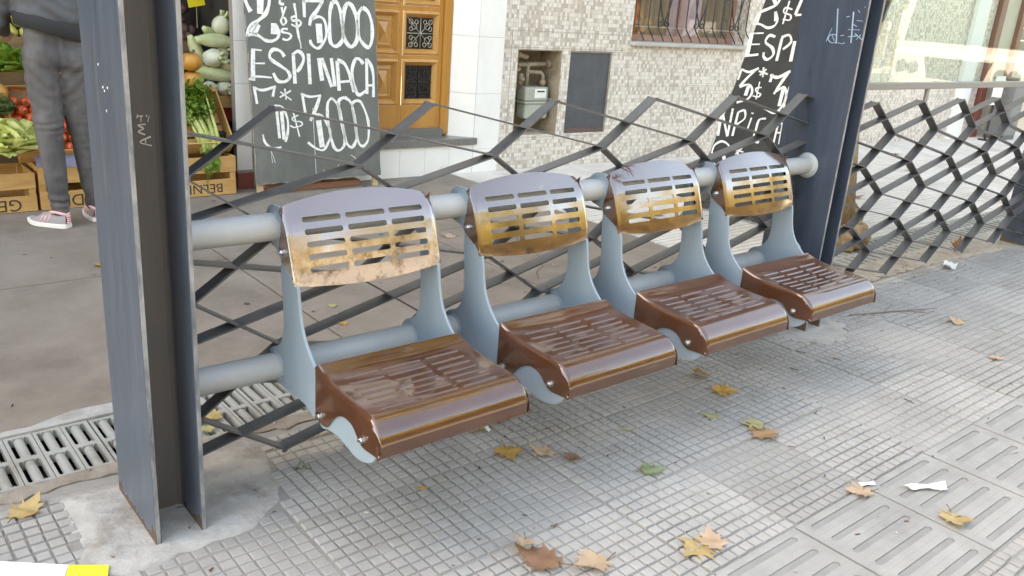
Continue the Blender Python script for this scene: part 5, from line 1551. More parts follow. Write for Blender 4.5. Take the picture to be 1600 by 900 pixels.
for s, sh, el, wr in ((-1, (.985, 5.245, 1.36), (.93, 5.31, 1.10), (.98, 5.53, 1.03)), (1, (1.315, 5.245, 1.36), (1.38, 5.32, 1.10), (1.33, 5.54, 1.05))):
    limb(t, (1.15 + s * .08, 5.245, 1.36), sh, .07, .055); limb(t, sh, el, .048, .038, n=10); limb(t, el, wr, .036, .024, n=10)
    w = Vector(wr); d = (w - Vector(el)).normalized(); sd = Vector((1, 0, 0))
    limb(t, w, w + d * .06, .024, .03, .6, 5); palm = w + d * .075
    for k, (L, off) in enumerate(((.058, -.026), (.070, -.009), (.066, .009), (.052, .026))):
        p0 = palm + sd * off; p1 = p0 + d * L * .5 + Vector((0, 0, -.006)); p2 = p1 + (d * .7 + Vector((0, 0, -.7))).normalized() * L * .5
        limb(t, p0, p1, .0095, .0085, n=5); limb(t, p1, p2, .0085, .0065, n=5)
    p0 = w + d * .035 - sd * s * .026; p1 = p0 + (d * .7 - sd * s * .6).normalized() * .035; p2 = p1 + d * .028 + Vector((0, 0, -.008))
    limb(t, p0, p1, .011, .0095, n=5); limb(t, p1, p2, .0095, .007, n=4)
# head looking down at the crates
hc = Vector((1.15, 5.29, 1.575))
t.blob(hc, (.075, .092, .105), seg=24, rings=16); t.blob(hc + Vector((0, .045, -.06)), (.052, .05, .05), seg=16, rings=10)
t.blob(hc + Vector((0, .098, -.02)), (.012, .02, .02)); t.blob(hc + Vector((0, .092, .012)), (.011, .014, .022))
t.blob(hc + Vector((0, .088, -.062)), (.022, .012, .007)); t.blob(hc + Vector((0, .084, -.074)), (.018, .012, .007))
for s in (-1, 1):
    t.blob(hc + Vector((s * .076, .0, -.012)), (.010, .020, .030)); t.blob(hc + Vector((s * .030, .082, .004)), (.016, .012, .010)); t.blob(hc + Vector((s * .032, .085, .022)), (.02, .010, .006))
for a in (ANL, ANR):
    limb(t, a, (a[0], a[1], .045), .034, .036, 1.1, 4)
    fx = -.05 if a is ANL else .0; limb(t, (a[0], a[1] - .01, .04), (a[0] + fx, a[1] + .13, .035), .032, .03, 1, 6)
body = t.build('body', M_skin, per); remesh(body, .009, 3)
# eyes
t = MB()
for s in (-1, 1): t.blob(hc + Vector((s * .030, .0905, .004)), (.010, .006, .007))
t.build('eyes', mat('eye', (.08, .05, .04), .2), per, smooth=True)
# trousers
def tap(t, a, b, ra, rb, ky=1., n=10): limb(t, a, b, ra, rb, ky, n)
t = MB()
tap(t, (1.085, 5.20, .885), (1.088, 5.187, .60), .092, .076, 1.02, 12); tap(t, (1.088, 5.187, .60), (1.086, 5.18, .50), .076, .068, 1.02, 6); tap(t, (1.086, 5.18, .50), (1.092, 5.165, .30), .066, .058, 1.05, 8); tap(t, (1.092, 5.165, .30), (1.100, 5.168, .105), .058, .047, 1.05, 9)
tap(t, (1.228, 5.205, .875), (1.250, 5.212, .60), .090, .074, 1.02, 12); tap(t, (1.250, 5.212, .60), (1.262, 5.215, .50), .074, .066, 1.02, 6); tap(t, (1.262, 5.215, .50), (1.280, 5.235, .30), .064, .056, 1.05, 8); tap(t, (1.280, 5.235, .30), (1.296, 5.252, .105), .056, .046, 1.05, 9)
tap(t, (1.092, 5.195, .94), (1.220, 5.195, .925), .098, .098, 1.06, 8); tap(t, (1.105, 5.20, 1.02), (1.205, 5.20, 1.01), .100, .100, .95, 6); tap(t, (1.12, 5.205, 1.09), (1.19, 5.205, 1.08), .105, .105, .85, 5)
t.blob((1.095, 5.155, .935), (.082, .065, .085), seg=16, rings=10); t.blob((1.222, 5.155, .92), (.082, .065, .085), seg=16, rings=10)
tr = t.build('trousers', M_trou, per); remesh(tr, .0085, 5)
# folds
from mathutils import noise as mnoise
me = tr.data; L0 = Vector(per.location)
bm = bmesh.new(); bm.from_mesh(me); bm.normal_update()
for v in bm.verts:
    w = v.co + L0
    f = 0.
    side = w.x - 1.157
    sgn = 1 if side > 0 else -1
    # knee / calf bunching
    nz = mnoise.noise(Vector((w.x * 13 + 4, w.y * 13, w.z * 15 + sgn))); 
    if w.z < .62: f += .008 * (.4 - abs(nz))
    if w.z < .62:
        amp = .0035 * max(0, 1 - abs(w.z - .54) / .10) + .0075 * max(0, 1 - abs(w.z - .15) / .10) + .0010
        an_ = math.atan2(w.y - 5.2, w.x - (1.09 if sgn < 0 else 1.27))
        f += amp * math.sin(w.z * 78 + 9 * math.sin(w.z * 13 + sgn) + 1.6 * math.sin(an_ + sgn + w.z * 9)) * (.45 + .55 * math.sin(an_ * 1.0 + w.z * 31 + sgn * 2))
    else:
        f += .0035 * math.sin((w.z - abs(side) * 1.1) * 75 + 3 * math.sin(w.y * 18) + sgn * .7) * max(0, 1 - abs(w.z - .80) / .16)
        f += .0025 * math.sin(w.z * 38 + w.x * 60)
        nz = mnoise.noise(Vector((w.x * 11, w.y * 11, w.z * 19 + sgn))); f += .010 * (.5 - abs(nz)) * (1 if w.z < .9 else .5) - .003
        if abs(side) < .016 and w.y < 5.19 and .84 < w.z < 1.03: f -= .008 * (1 - abs(side) / .016)
    v.co += v.normal * f
bm.to_mesh(me); bm.free()
t = MB()   # back pocket seams
for s, cx in ((-1, 1.090), (1, 1.226)):
    pass
# jacket
t = MB()
tap(t, (1.105, 5.212, 1.155), (1.20, 5.212, 1.130), .128, .128, .93, 6); tap(t, (1.10, 5.22, 1.22), (1.205, 5.22, 1.21), .122, .122, .9, 6); tap(t, (1.10, 5.235, 1.32), (1.20, 5.235, 1.32), .125, .125, .82, 6); tap(t, (1.03, 5.245, 1.385), (1.27, 5.245, 1.385), .075, .075, .9, 9); tap(t, (1.15, 5.25, 1.40), (1.15, 5.255, 1.455), .085, .072, .9, 4)
for sh, el, wr in (((.99, 5.245, 1.375), (.925, 5.31, 1.105), (.975, 5.50, 1.04)), ((1.31, 5.245, 1.375), (1.385, 5.32, 1.105), (1.335, 5.51, 1.06))):
    tap(t, sh, el, .066, .055, 1, 10); tap(t, el, wr, .054, .040, 1, 10)
ja = t.build('jacket', M_jack, per); remesh(ja, .010, 5)
bm = bmesh.new(); bm.from_mesh(ja.data); bm.normal_update()
for v in bm.verts:
    w = v.co + L0
    v.co += v.normal * (.005 * math.sin((w.z + .35 * w.x) * 85 + 2 * math.sin(w.x * 22)) * max(0, 1 - abs(w.z - 1.17) / .18) + .003 * math.sin(w.z * 45 + w.x * 25))
bm.to_mesh(ja.data); bm.free()
# ribbed hem, dipping to the right like in the picture
t = MB(); n = 120; P = []
for i in range(n + 1):
    a = 2 * math.pi * i / n; k = 1 + .010 * math.sin(a * 60)
    x = math.cos(a); y = math.sin(a)
    row = []
    for (dz, r) in ((0, .166), (.008, .172), (.035, .175), (.065, .173), (.075, .162)):
        X = 1.147 + x * r * k; row.append((X, 5.208 + y * r * .79 * k, 1.045 + dz - .26 * (X - 1.147)))
    P.append(row)
t.grid(P); hm = t.build('ribbed_hem', M_rib, ja, origin=tuple(per.location), smooth=True); fixnormals(hm)
t = MB(); t.blob(hc + Vector((0, -.018, .018)), (.086, .094, .108), seg=24, rings=16); t.blob(hc + Vector((0, -.095, .03)), (.045, .045, .045)); t.blob(hc + Vector((0, -.05, -.06)), (.062, .05, .05))
hr = t.build('hair', M_hair, per); remesh(hr, .009, 2)
# shoes
def shoe(x, y, ang, mirror):
    Mx = Matrix.Translation((x, y, 0)) @ Matrix.Rotation(ang, 4, 'Z')
    L = .245
    def sec(v):   # half width at v from heel to toe
        return .030 + .013 * math.sin(min(v * 1.15, 1) * math.pi * .62) - .026 * max(0, (v - .72) / .28) ** 2.2 - .008 * max(0, (.08 - v) / .08)
    def ring(v, z0, z1, k):
        hw = sec(v) * k; P = []
        for j in range(13):
            a = math.pi * j / 12
            P.append(Mx @ Vector((math.cos(a) * hw, -.03 + v * L, z0 + (z1 - z0) * math.sin(a) ** .7)))
        return P
    def topz(v): return .088 - .012 * v if v < .38 else .084 - .070 * ((v - .38) / .62) ** .85 + .018
    t = MB(); t.grid([ring(i / 18, .018, max(topz(i / 18), .040), 1.0) for i in range(19)])
    up = t.build('shoe', M_shoe, per, smooth=True); fixnormals(up)
    t = MB(); P = []
    lo = []; n = 19
    for i in range(n): lo.append((sec(i / 18) * 1.10, -.034 + i / 18 * (L + .01)))
    outl = [(-w, v) for w, v in lo] + [(w, v) for w, v in lo[::-1]]
    t.prism(outl, lambda p, q, a: Mx @ Vector((p, q, a + (.012 * max(0, (q - .16) / .06) if q > .16 else 0))), .0025, .029)
    so = t.build('sole', M_sole, up, origin=tuple(per.location), bevel=.004); fixnormals(so)
    t = MB()
    # pink collar, heel tab and side stripes
    C = []
    for j in range(24):
        a = 2 * math.pi * j / 24; C.append(Mx @ Vector((.034 * math.cos(a), .020 + .048 * math.sin(a), .088 + .008 * math.cos(a * 2))))
    t.tube(C, .0085, 7, closed=True)
    for k, zz in enumerate((.036, .048, .060, .072)):
        t.tube([Mx @ Vector((-.012, -.0345 + .0004 * k, zz)), Mx @ Vector((0, -.037, zz)), Mx @ Vector((.012, -.0345, zz))], .0058, 6)
    for s in (-1, 1):
        for k in range(3):
            v = .42 + .09 * k
            t.tube([Mx @ Vector((s * sec(v) * .99, -.03 + v * L, .034)), Mx @ Vector((s * sec(v) * .80, -.03 + v * L - .012, .062)), Mx @ Vector((s * .014, -.03 + v * L - .02, topz(v) + .002))], .0042, 6)
    t.build('pink_trim', M_pink, up, origin=tuple(per.location), smooth=True)
shoe(1.105, 5.145, R(38), 1)
shoe(1.298, 5.225, R(-4), -1)

# ------------------------------------------------------------------ fallen leaves
LEAFC = {
 'tan': ((.42, .235, .115), (.50, .30, .16)), 'ochre': ((.50, .29, .055), (.56, .33, .11)), 'yellow': ((.60, .44, .03), (.52, .36, .04)),
 'pale': ((.52, .35, .22), (.60, .43, .29)), 'green': ((.20, .26, .11), (.34, .38, .22)), 'brown': ((.26, .13, .075), (.34, .19, .11)), 'lime': ((.46, .48, .20), (.50, .38, .20)),
 'straw': ((.56, .42, .20), (.50, .33, .14))}
LM = {k: mat_leafy('dry_leaf_' + k, a, b, .6, .25, 16) for k, (a, b) in LEAFC.items()}
M_lstalk = mat('leaf_stalk', (.20, .10, .05), .7)
OUT = [(0, -.40), (.16, -.46), (.40, -.38), (.30, -.22), (.62, -.10), (.52, .02), (.78, .30), (.44, .26), (.40, .40), (.50, .62), (.26, .50), (.20, .66), (0, 1.0)]
OUTL = OUT + [(-x, y) for x, y in OUT[-2:0:-1]]
def leaf(label, x, y, size, colour, rot=None, curl=.25, tilt=0., simple=False, z=.0085, group='fallen leaves', folded=0.):
    rot = random.uniform(0, 6.28) if rot is None else rot
    P = OUTL if not simple else [(0, -1), (.25, -.7), (.42, -.2), (.40, .3), (.2, .75), (0, 1), (-.2, .75), (-.4, .3), (-.42, -.2), (-.25, -.7)]
    P = [(p[0] * random.uniform(.85, 1.12), p[1] * random.uniform(.9, 1.1)) for p in P]
    n = len(P); cx, cy = 0, .05
    rings = [1., .8, .55, .28]
    a1, a2, c1, c2 = random.uniform(0, 6), random.uniform(0, 6), curl * random.uniform(1.0, 1.9), curl * random.uniform(.6, 1.6)
    f_ax = random.uniform(-.3, .3)
    def place(px, py):
        r2 = px * px + py * py
        zz = c1 * .55 * max(0, px * math.cos(a1) + py * math.sin(a1)) ** 2 + c2 * .5 * max(0, -px * math.cos(a1 + 1) - py * math.sin(a1 + 1)) ** 2 + .035 * math.sin(px * 9 + a2) + .03 * math.sin(py * 11 + a1) + .05 * abs(px) * curl
        zz += .5 * folded * max(0, px + f_ax)
        return Vector((px, py, zz))
    V = []
    for r in rings:
        for (p, q) in P: V.append(place(cx + (p - cx) * r, cy + (q - cy) * r))
    V.append(place(cx, cy)); F = []
    for k in range(len(rings) - 1): F += [(k * n + i, k * n + (i + 1) % n, (k + 1) * n + (i + 1) % n, (k + 1) * n + i) for i in range(n)]
    k = len(rings) - 1
    F += [(k * n + i, k * n + (i + 1) % n, len(V) - 1) for i in range(n)]
    Mx = Matrix.Rotation(rot, 3, 'Z') @ Matrix.Rotation(tilt, 3, 'X')
    size *= 1.12
    W = [Mx @ v * size for v in V]; mz = min(w.z for w in W)
    W = [(w.x, w.y, w.z - mz) for w in W]
    t = MB(); t.add(W, F)
    root = t.build('fallen_leaf', LM[colour], smooth=True)
    root.location = (x, y, z); tag(root, label, 'leaf', group)
    sp = [Vector(place(0, -.40)), Vector((0.03, -.62, .06)), Vector((.10, -.85, .04 + .1 * curl))] if not simple else [Vector(place(0, -1)), Vector((.05, -1.25, .05)), Vector((.1, -1.4, .03))]
    sp = [Mx @ v * size for v in sp]; sp = [(w.x, w.y, max(w.z - mz, .0012)) for w in sp]
    t = MB(); t.tube(sp, [size * .022, size * .018, size * .022], 5); t.build('leaf_stalk', M_lstalk, root, smooth=True)
    return root
leaf('straw yellow leaf left of the dark post with white letters, near the drain', .325, 2.31, .062, 'straw', -.9, .35)
leaf('bright yellow leaf under the front edge of the nearest seat', 1.645, 2.03, .036, 'yellow', 2.4, .5, .3)
leaf('tan curled leaf touching the yellow one under the nearest seat', 1.755, 2.05, .052, 'tan', 1.2, .7, .2)
leaf('ochre leaf, brightest of the three in a row in front of the nearest seat', 1.645, 1.86, .066, 'ochre', 2.7, .35)
leaf('pale curled leaf in the middle of the row of three before the nearest seat', 1.745, 1.782, .052, 'pale', .6, .7)
leaf('crumpled brown leaf at the right end of the row of three before the nearest seat', 1.80, 1.712, .042, 'brown', 2.0, .9)
leaf('tiny ochre leaf alone on the square studded paving', 1.29, 1.832, .018, 'ochre', 1., .3, simple=True)
leaf('green leaf with a pale rim on the studded paving', 1.955, 1.52, .058, 'green', -1.9, .3, folded=.2)
leaf('tiny pale green leaf on a paving joint', 2.10, 1.757, .017, 'lime', 1., .3, simple=True)
leaf('tan leaf standing up, uppermost of the two joined below the third seat', 2.70, 1.905, .068, 'tan', 1.9, .6, .35)
leaf('ochre brown leaf just below the standing tan one', 2.655, 1.772, .066, 'ochre', -2.4, .45)
leaf('tan leaf with a lime green tip on the studded paving', 2.50, 1.475, .075, 'tan', 2.9, .35)
leaf('lime green leaf overlapping a tan one on the studded paving', 2.535, 1.52, .058, 'lime', 1.0, .25, z=.012)
leaf('small translucent pale green leaf on the studded paving', 2.455, 1.66, .036, 'lime', .8, .2, simple=True)
leaf('big brown leaf in the foreground, curled, largest of all', 1.365, 1.36, .085, 'brown', .5, .45)
leaf('pale tan curled leaf lying on the big brown one in the foreground', 1.355, 1.435, .062, 'pale', 2.3, .8, .5, z=.02)
leaf('pale leaf at the bottom edge, right of the big brown one', 1.475, 1.275, .070, 'pale', 1.4, .5)
leaf('yellowish tan leaf on the paving near the guide strip', 1.765, 1.165, .070, 'straw', 1.7, .3)
leaf('pale half leaf joined to the yellowish tan one', 1.81, 1.15, .056, 'pale', -.6, .3, z=.013)
leaf('flat pale leaf at the edge of the guide strip, next to a white scrap', 2.45, 1.055, .058, 'pale', 1.0, .35)
leaf('straw coloured leaf in the middle of the guide strip', 2.55, .815, .066, 'straw', 2.2, .5, z=.0095)
leaf('pale curled leaf far along the paving by the fence', 4.42, 1.64, .062, 'pale', 1., .8)
leaf('small pale pink leaf far along the paving', 4.09, 1.316, .045, 'pale', 2., .4)
leaf('red brown leaf caught in the lattice fence under the glass', 5.90, 2.30, .060, 'brown', 2., .9, 1.0, z=.02)
leaf('yellow leaf on the drain grate beside the left post', .945, 2.575, .050, 'straw', -.4, .35, z=.004)
leaf('lime green leaf on the drain grate under the yellow one', .905, 2.505, .040, 'lime', 1.4, .35, z=.004)
leaf('small golden leaf stuck on the drain grate by the nearest seat', 1.26, 2.515, .030, 'yellow', 1.4, .5, .6, z=.004)
leaf('pale leaf on the smooth walk between the first two seats', 3.0, 4.07, .06, 'pale', 1., .4, z=.002)
leaf('ochre leaf on the smooth walk behind the left post', 1.10, 4.38, .05, 'ochre', 2., .4, z=.002)
leaf('orange leaf on the smooth walk seen under the first backrest', 1.742, 3.117, .03, 'ochre', .4, .4, z=.002)
leaf('lime leaf on the smooth walk seen under the first backrest', 1.81, 3.336, .028, 'lime', .4, .2, z=.002)
leaf('ochre leaf on the smooth walk near the plank', 2.30, 4.55, .055, 'ochre', .9, .5, z=.002)
leaf('brown leaf on the ribbed walk behind the second fence', 8.85, 4.04, .10, 'tan', .9, .7, z=.002)
leaf('pale leaf on the ribbed walk between the third and fourth seats', 4.7, 3.9, .07, 'pale', 1.9, .5, z=.002)
for k, (x, y, lab) in enumerate([(7.6, 4.6, 'dry leaf far off on the ribbed walk by the wall'), (9.7, 4.7, 'dry leaf farthest off at the foot of the mosaic wall'), (6.9, 3.6, 'dry leaf on the ribbed walk beyond the tree')]):
    leaf(lab, x, y, .08, ('tan', 'brown', 'pale')[k], None, .7, z=.002)
# weeds and crumbs
t = MB()
for (cx, cy, n) in ((1.045, 2.124, 26), (3.35, 2.02, 0), (1.20, 2.37, 0)):
    for k in range(n):
        a = random.uniform(0, 6.28); L = random.uniform(.008, .022)
        x, y = cx + random.gauss(0, .012), cy + random.gauss(0, .012)
        t.add([(x, y, 0), (x + .002, y, 0), (x + L * .6 * math.cos(a), y + L * .6 * math.sin(a), L * .7), (x + L * math.cos(a), y + L * math.sin(a), L * .6)], [(0, 1, 2), (1, 3, 2)])
o = t.build('weeds', M_stemg, origin=(1.045, 2.124, 0)); tag(o, 'tiny green weed sprouting between the paving studs', 'weed', kind='stuff')
t = MB()
for k in range(620):
    if k < 260: x, y = random.uniform(3.3, 6.9), random.gauss(2.15, .22)
    elif k < 420: x, y = random.uniform(.4, 4), random.uniform(.7, 2.35)
    else: x, y = random.uniform(0, 6), random.choice([random.gauss(2.82, .05), random.gauss(2.41, .04), random.uniform(2.9, 5.6)])
    if 2.46 < y < 2.78: continue
    a = random.uniform(0, 6.28); L = random.uniform(.003, .016) if random.random() < .85 else random.uniform(.015, .05); w = random.uniform(.0015, .004)
    d = Vector((math.cos(a), math.sin(a), 0)); e = Vector((-d.y, d.x, 0)) * w; c = Vector((x, y, .0085 if y < 2.45 else .003))
    t.add([c - d * L / 2 - e, c + d * L / 2 - e * .5, c + d * L / 2 + e * .5 + Vector((0, 0, .002)), c - d * L / 2 + e + Vector((0, 0, .002))], [(0, 1, 2, 3)], random.choice([0, 0, 1, 2]))
o = t.build('leaf_litter', [mat('litter_brown', (.12, .07, .04), .9), mat('litter_dark', (.035, .03, .025), .9), mat('litter_pale', (.5, .45, .36), .9)], origin=(2, 2, 0)); tag(o, 'fine crumbs of leaf and twig on the paving', 'litter', kind='stuff')
# twigs
def twig(label, P, r=.0016, br=()):
    t = MB(); t.tube(P, [r, r * .9, r * .5] if len(P) == 3 else r, 5)
    for a, b in br: t.tube([a, b], r * .5, 4)
    o = t.build('twig', mat('dry_twig', (.16, .10, .06), .8) if 'dry_twig' not in bpy.data.materials else bpy.data.materials['dry_twig'], origin=P[0]); tag(o, label, 'twig'); return o
twig('long dry twig on the paving beyond the farthest seat', [(3.98, 1.99, .010), (4.25, 1.90, .012), (4.55, 1.80, .010)], .003, [((4.2, 1.915, .012), (4.35, 1.95, .02)), ((4.3, 1.89, .012), (4.42, 1.80, .01))])
tw = MB()
bx = .971 + .6227 * 2
for k in range(12):
    a = random.uniform(-.2, 1.2)
    p0 = Vector((bx + .03 + random.uniform(0, .04), 2.058 + random.uniform(-.01, .01), .868 + random.uniform(-.004, .01)))
    p1 = p0 + Vector((random.uniform(.015, .05), random.uniform(-.02, .01), random.uniform(-.035, .008)))
    tw.tube([p0, p0.lerp(p1, .5) + Vector((0, -.004, .004)), p1], [.0012, .001, .0006], 4)
o = tw.build('twig_tuft', mat('red_brown_twig', (.14, .06, .05), .8), origin=(bx + .05, 2.05, .865)); tag(o, 'tuft of dead red brown twigs caught on top of the third backrest', 'twigs')
# paper scraps
def scrap(label, pts, z, m_, h=.01, name='paper_scrap', n=10):
    t = MB(); P = []
    (a, b, c, d) = [Vector(p) for p in pts]
    for i in range(n + 1):
        row = []
        for j in range(n + 1):
            q = a.lerp(b, i / n).lerp(d.lerp(c, i / n), j / n)
            row.append((q.x, q.y, z + h * (.5 + .3 * math.sin(i * .75 + j * .5) + .2 * abs(math.sin(i * 1.9 + 1) * math.sin(j * 2.3)) + random.uniform(-.06, .06))))
        P.append(row)
    t.grid(P); o = t.build(name, m_, origin=(a.x, a.y, z), smooth=True); tag(o, label, 'paper'); return o
M_paper = mat('white_paper', (.82, .82, .80), .6)
scrap('long white paper scrap on the guide strip', [(2.588, 1.00), (2.74, .93), (2.70, .90), (2.60, .965)], .009, M_paper, .012)
scrap('small white scrap of paper beside the flat pale leaf', [(2.478, 1.093), (2.535, 1.068), (2.525, 1.052), (2.475, 1.072)], .0105, M_paper, .006)
scrap('crumpled white scrap of paper near the foot of the second fence', [(5.36, 2.15), (5.46, 2.19), (5.52, 2.13), (5.38, 2.08)], .009, M_paper, .035)
scrap('curled white strip beside the bright yellow leaf', [(1.672, 2.055), (1.70, 2.045), (1.685, 2.0), (1.672, 1.99)], .009, M_paper, .012)
ca = thing('leaflet', 'white and yellow paper leaflet at the lower left corner', 'leaflet', (.30, 2.05, .011))
t = MB(); t.add([(.19, 2.155, .011), (.367, 2.012, .0115), (.33, 1.93, .0112), (.15, 2.06, .011)], [(0, 1, 2, 3)]); t.build('white_sheet', M_paper, ca)
t = MB(); t.add([(.368, 2.011, .0115), (.446, 1.957, .0125), (.42, 1.885, .012), (.331, 1.929, .0112)], [(0, 1, 2, 3)]); t.build('yellow_end', mat('bright_yellow_paper', (.80, .70, .06), .6), ca)

# ------------------------------------------------------------------ glass screen of the shelter
gs = thing('glass_screen', 'glass screen between the dark posts, mirroring a white bus', 'glass screen', (5.14, 2.137, 1.12))
M_glass = mat_glass('shelter_glass')
M_rail = mat('grey_rail_paint', (.22, .22, .21), .45)
t = MB(); t.box(3.72, 6.556, 2.133, 2.141, 1.145, 2.40); t.build('pane', M_glass, gs)
t = MB(); t.box(3.706, 6.569, 2.122, 2.152, 1.112, 1.146); t.build('bottom_rail', M_rail, gs, bevel=.003)
t = MB(); t.box(3.706, 6.569, 2.122, 2.152, 2.398, 2.43); t.build('top_rail', M_rail, gs, bevel=.003)
for x in (4.61, 6.02):
    t = MB(); t.box(x - .014, x + .014, 2.132, 2.145, 1.045, 1.111); t.build('strut', M_rail, gs)

# ------------------------------------------------------------------ trees
M_bark = mat('plane_bark', (.27, .185, .105), .85, col2=(.40, .30, .18), nscale=7, bump=.9, bscale=14, bdist=.03, col3=(.16, .10, .06), n3scale=5, n3lo=.5, n3hi=.65, stretch=(1, 1, .5))
M_gold = mat_leafy('golden_leaves', (.60, .47, .14), (.52, .44, .15), .6, .5, .6)
M_gold2 = mat_leafy('yellow_green_leaves', (.42, .40, .07), (.55, .42, .08), .6, .5, .6)
def tree(label, x, y, h, cr, trunk_r, mleaf, nleaf, ls, seed, zb=0., lean=(0, 0), crown_z=None, name='plane_tree'):
    rs = random.Random(seed)
    s = thing(name, label, 'tree', (x, y, zb))
    t = MB()
    cz = crown_z or h * .62
    n = 9; P = []; Rr = []
    for i in range(n):
        f = i / (n - 1)
        P.append((x + lean[0] * f + .04 * math.sin(f * 7 + seed), y + lean[1] * f + .04 * math.cos(f * 6 + seed), zb - .05 + (cz + .05) * f)); Rr.append(trunk_r * (1 + .55 * math.exp(-f * 14)) * (1 - .5 * f))
    t.tube(P, Rr, 16)
    top = Vector(P[-1]); ends = []
    for k in range(9):
        a = k * 2.4; st_ = Vector(P[5 + (k % 4)]) ; L = cr * rs.uniform(.6, .95)
        e = st_ + Vector((math.cos(a) * L, math.sin(a) * L, rs.uniform(.35, .9) * L + .3))
        m = st_.lerp(e, .5) + Vector((0, 0, -.12 * L))
        t.tube([st_, m, e], [trunk_r * .42, trunk_r * .26, trunk_r * .08], 8); ends.append(e); ends.append(m)
    if trunk_r > .15:
        for k in range(5):
            a = k * 1.25 + .4
            t.tube([(x + math.cos(a) * trunk_r * .7, y + math.sin(a) * trunk_r * .7, zb + .28), (x + math.cos(a) * trunk_r * 1.25, y + math.sin(a) * trunk_r * 1.25, zb + .08), (x + math.cos(a) * trunk_r * 1.75, y + math.sin(a) * trunk_r * 1.75, zb - .02)], [trunk_r * .25, trunk_r * .24, trunk_r * .1], 8)
    t.build('trunk', M_bark, s, smooth=True)
    if name == 'plane_tree':
        t = MB()
        for k in range(26):
            a = rs.uniform(0, 6.28); q = rs.uniform(.05, .30)
            t.blob((x + math.cos(a) * q + .06, y + math.sin(a) * q - .02, .24 * max(0, 1 - q / .34) ** .7), (rs.uniform(.05, .10), rs.uniform(.05, .09), rs.uniform(.07, .14)), seg=12, rings=8)
        for (dx, dy, zz, r) in ((.20, -.08, .10, .09), (.30, -.02, .05, .08), (.26, -.14, .04, .07), (.14, -.16, .16, .08), (.17, .0, .24, .075)):
            t.blob((x + dx, y + dy, zz), (r, r, r * 1.15), seg=12, rings=8)
        ro = t.build('root_flare', M_bark, s); remesh(ro, .014, 3)
        bm = bmesh.new(); bm.from_mesh(ro.data); bm.normal_update()
        for v in bm.verts: v.co += v.normal * (.014 * math.sin(v.co.x * 38 + v.co.z * 30) * math.sin(v.co.y * 42 + 1) + .008 * math.sin(v.co.z * 90 + v.co.x * 60))
        bm.to_mesh(ro.data); bm.free()
    t = MB(); C = Vector((top.x, top.y, cz + cr * .35 + zb))
    cl = []
    for k in range(34):
        e = rs.choice(ends)
        cl.append(e + Vector((rs.gauss(0, .28), rs.gauss(0, .28), rs.gauss(.1, .25))) * cr)
    for k in range(nleaf):
        c = rs.choice(cl); d = Vector((rs.gauss(0, 1), rs.gauss(0, 1), rs.gauss(0, .8))) * (cr * .16)
        p = c + d; sz = ls * rs.uniform(.6, 1.3)
        M3 = Matrix.Rotation(rs.uniform(0, 6.28), 3, 'Z') @ Matrix.Rotation(rs.uniform(-1.3, 1.3), 3, 'X')
        t.add([p + M3 @ Vector(v) * sz for v in ((0, -.9, 0), (.55, -.2, .12), (.35, .5, 0), (0, .9, -.1), (-.35, .5, 0), (-.55, -.2, .12))], [tuple(range(6))])
    o = t.build('crown', mleaf, s)
    return s
tree('old plane tree behind the second lattice fence, its gnarled foot beside the dark post', 5.27, 3.0, 9.0, 1.7, .15, M_gold2, 1500, .12, 3, 0., (.10, .25), 7.2)
for k, (x, y, h, cr, ml) in enumerate([(-9, -11.4, 7.5, 2.8, M_gold2), (-4.0, -11.2, 7.2, 2.9, M_gold), (1.2, -11.5, 7.6, 3.0, M_gold), (6.2, -11.3, 7.0, 2.9, M_gold), (11.4, -11.5, 7.4, 2.9, M_gold2), (17.0, -11.2, 7.2, 2.9, M_gold), (23, -11.4, 7.4, 3.0, M_gold), (30, -11.2, 7.4, 3.0, M_gold2)]):
    tree('golden autumn street tree number%s across the road' % '', x, y, h, cr, .17, ml, 3600, .22, 20 + k, 0., (0, 0), 3.6, 'street_tree')
trs = [o for o in bpy.data.objects if o.parent is None and o.name.startswith('street_tree')]
for o in trs: tag(o, 'golden autumn tree in the row across the road behind the camera', 'tree', 'street trees across the road')

# ------------------------------------------------------------------ buildings across the road (behind the camera)
M_fac = [mat('ochre_facade', (.50, .33, .14), .85, col2=(.44, .29, .12), nscale=1.5), mat('cream_facade', (.60, .50, .34), .85, col2=(.54, .45, .30), nscale=1.5), mat('sand_facade', (.52, .38, .18), .85, col2=(.46, .33, .15), nscale=2)]
M_win = mat('far_window_glass', (.03, .04, .05), .1)
M_wframe = mat('far_window_frame', (.6, .58, .54), .6)
def far_house(label, x0, x1, h, m_):
    y0 = -13.6
    s = thing('town_house', label, 'building', ((x0 + x1) / 2, y0 - 3, 0))
    t = MB(); t.box(x0, x1, y0 - 7, y0, -.1, h); t.build('wall', m_, s)
    t = MB(); t.box(x0 - .0, x1 + .0, y0 + .002, y0 + .25, h - .35, h + .05); t.build('cornice', M_cream, s)
    nx = max(2, int((x1 - x0) / 2.6)); st_ = int(h / 3.0)
    for i in range(nx):
        for j in range(st_):
            cx = x0 + (i + .5) * (x1 - x0) / nx; z0 = 1.0 + j * 3.0
            t = MB(); t.box(cx - .62, cx + .62, y0 + .003, y0 + .06, z0 - .06, z0 + 1.66); w = t.build('window', M_wframe, s)
            t = MB(); t.box(cx - .54, cx - .02, y0 + .061, y0 + .066, z0 + .02, z0 + 1.58); t.box(cx + .02, cx + .54, y0 + .061, y0 + .066, z0 + .02, z0 + 1.58); t.build('pane', M_win, w, origin=tuple(s.location))
far_house('ochre house across the road', -14, -3.5, 6.2, M_fac[0]); far_house('cream house across the road', -3.4, 7, 6.6, M_fac[1]); far_house('sand coloured house across the road', 7.1, 18, 6.0, M_fac[2]); far_house('ochre corner house far across the road', 18.1, 34, 6.4, M_fac[0])

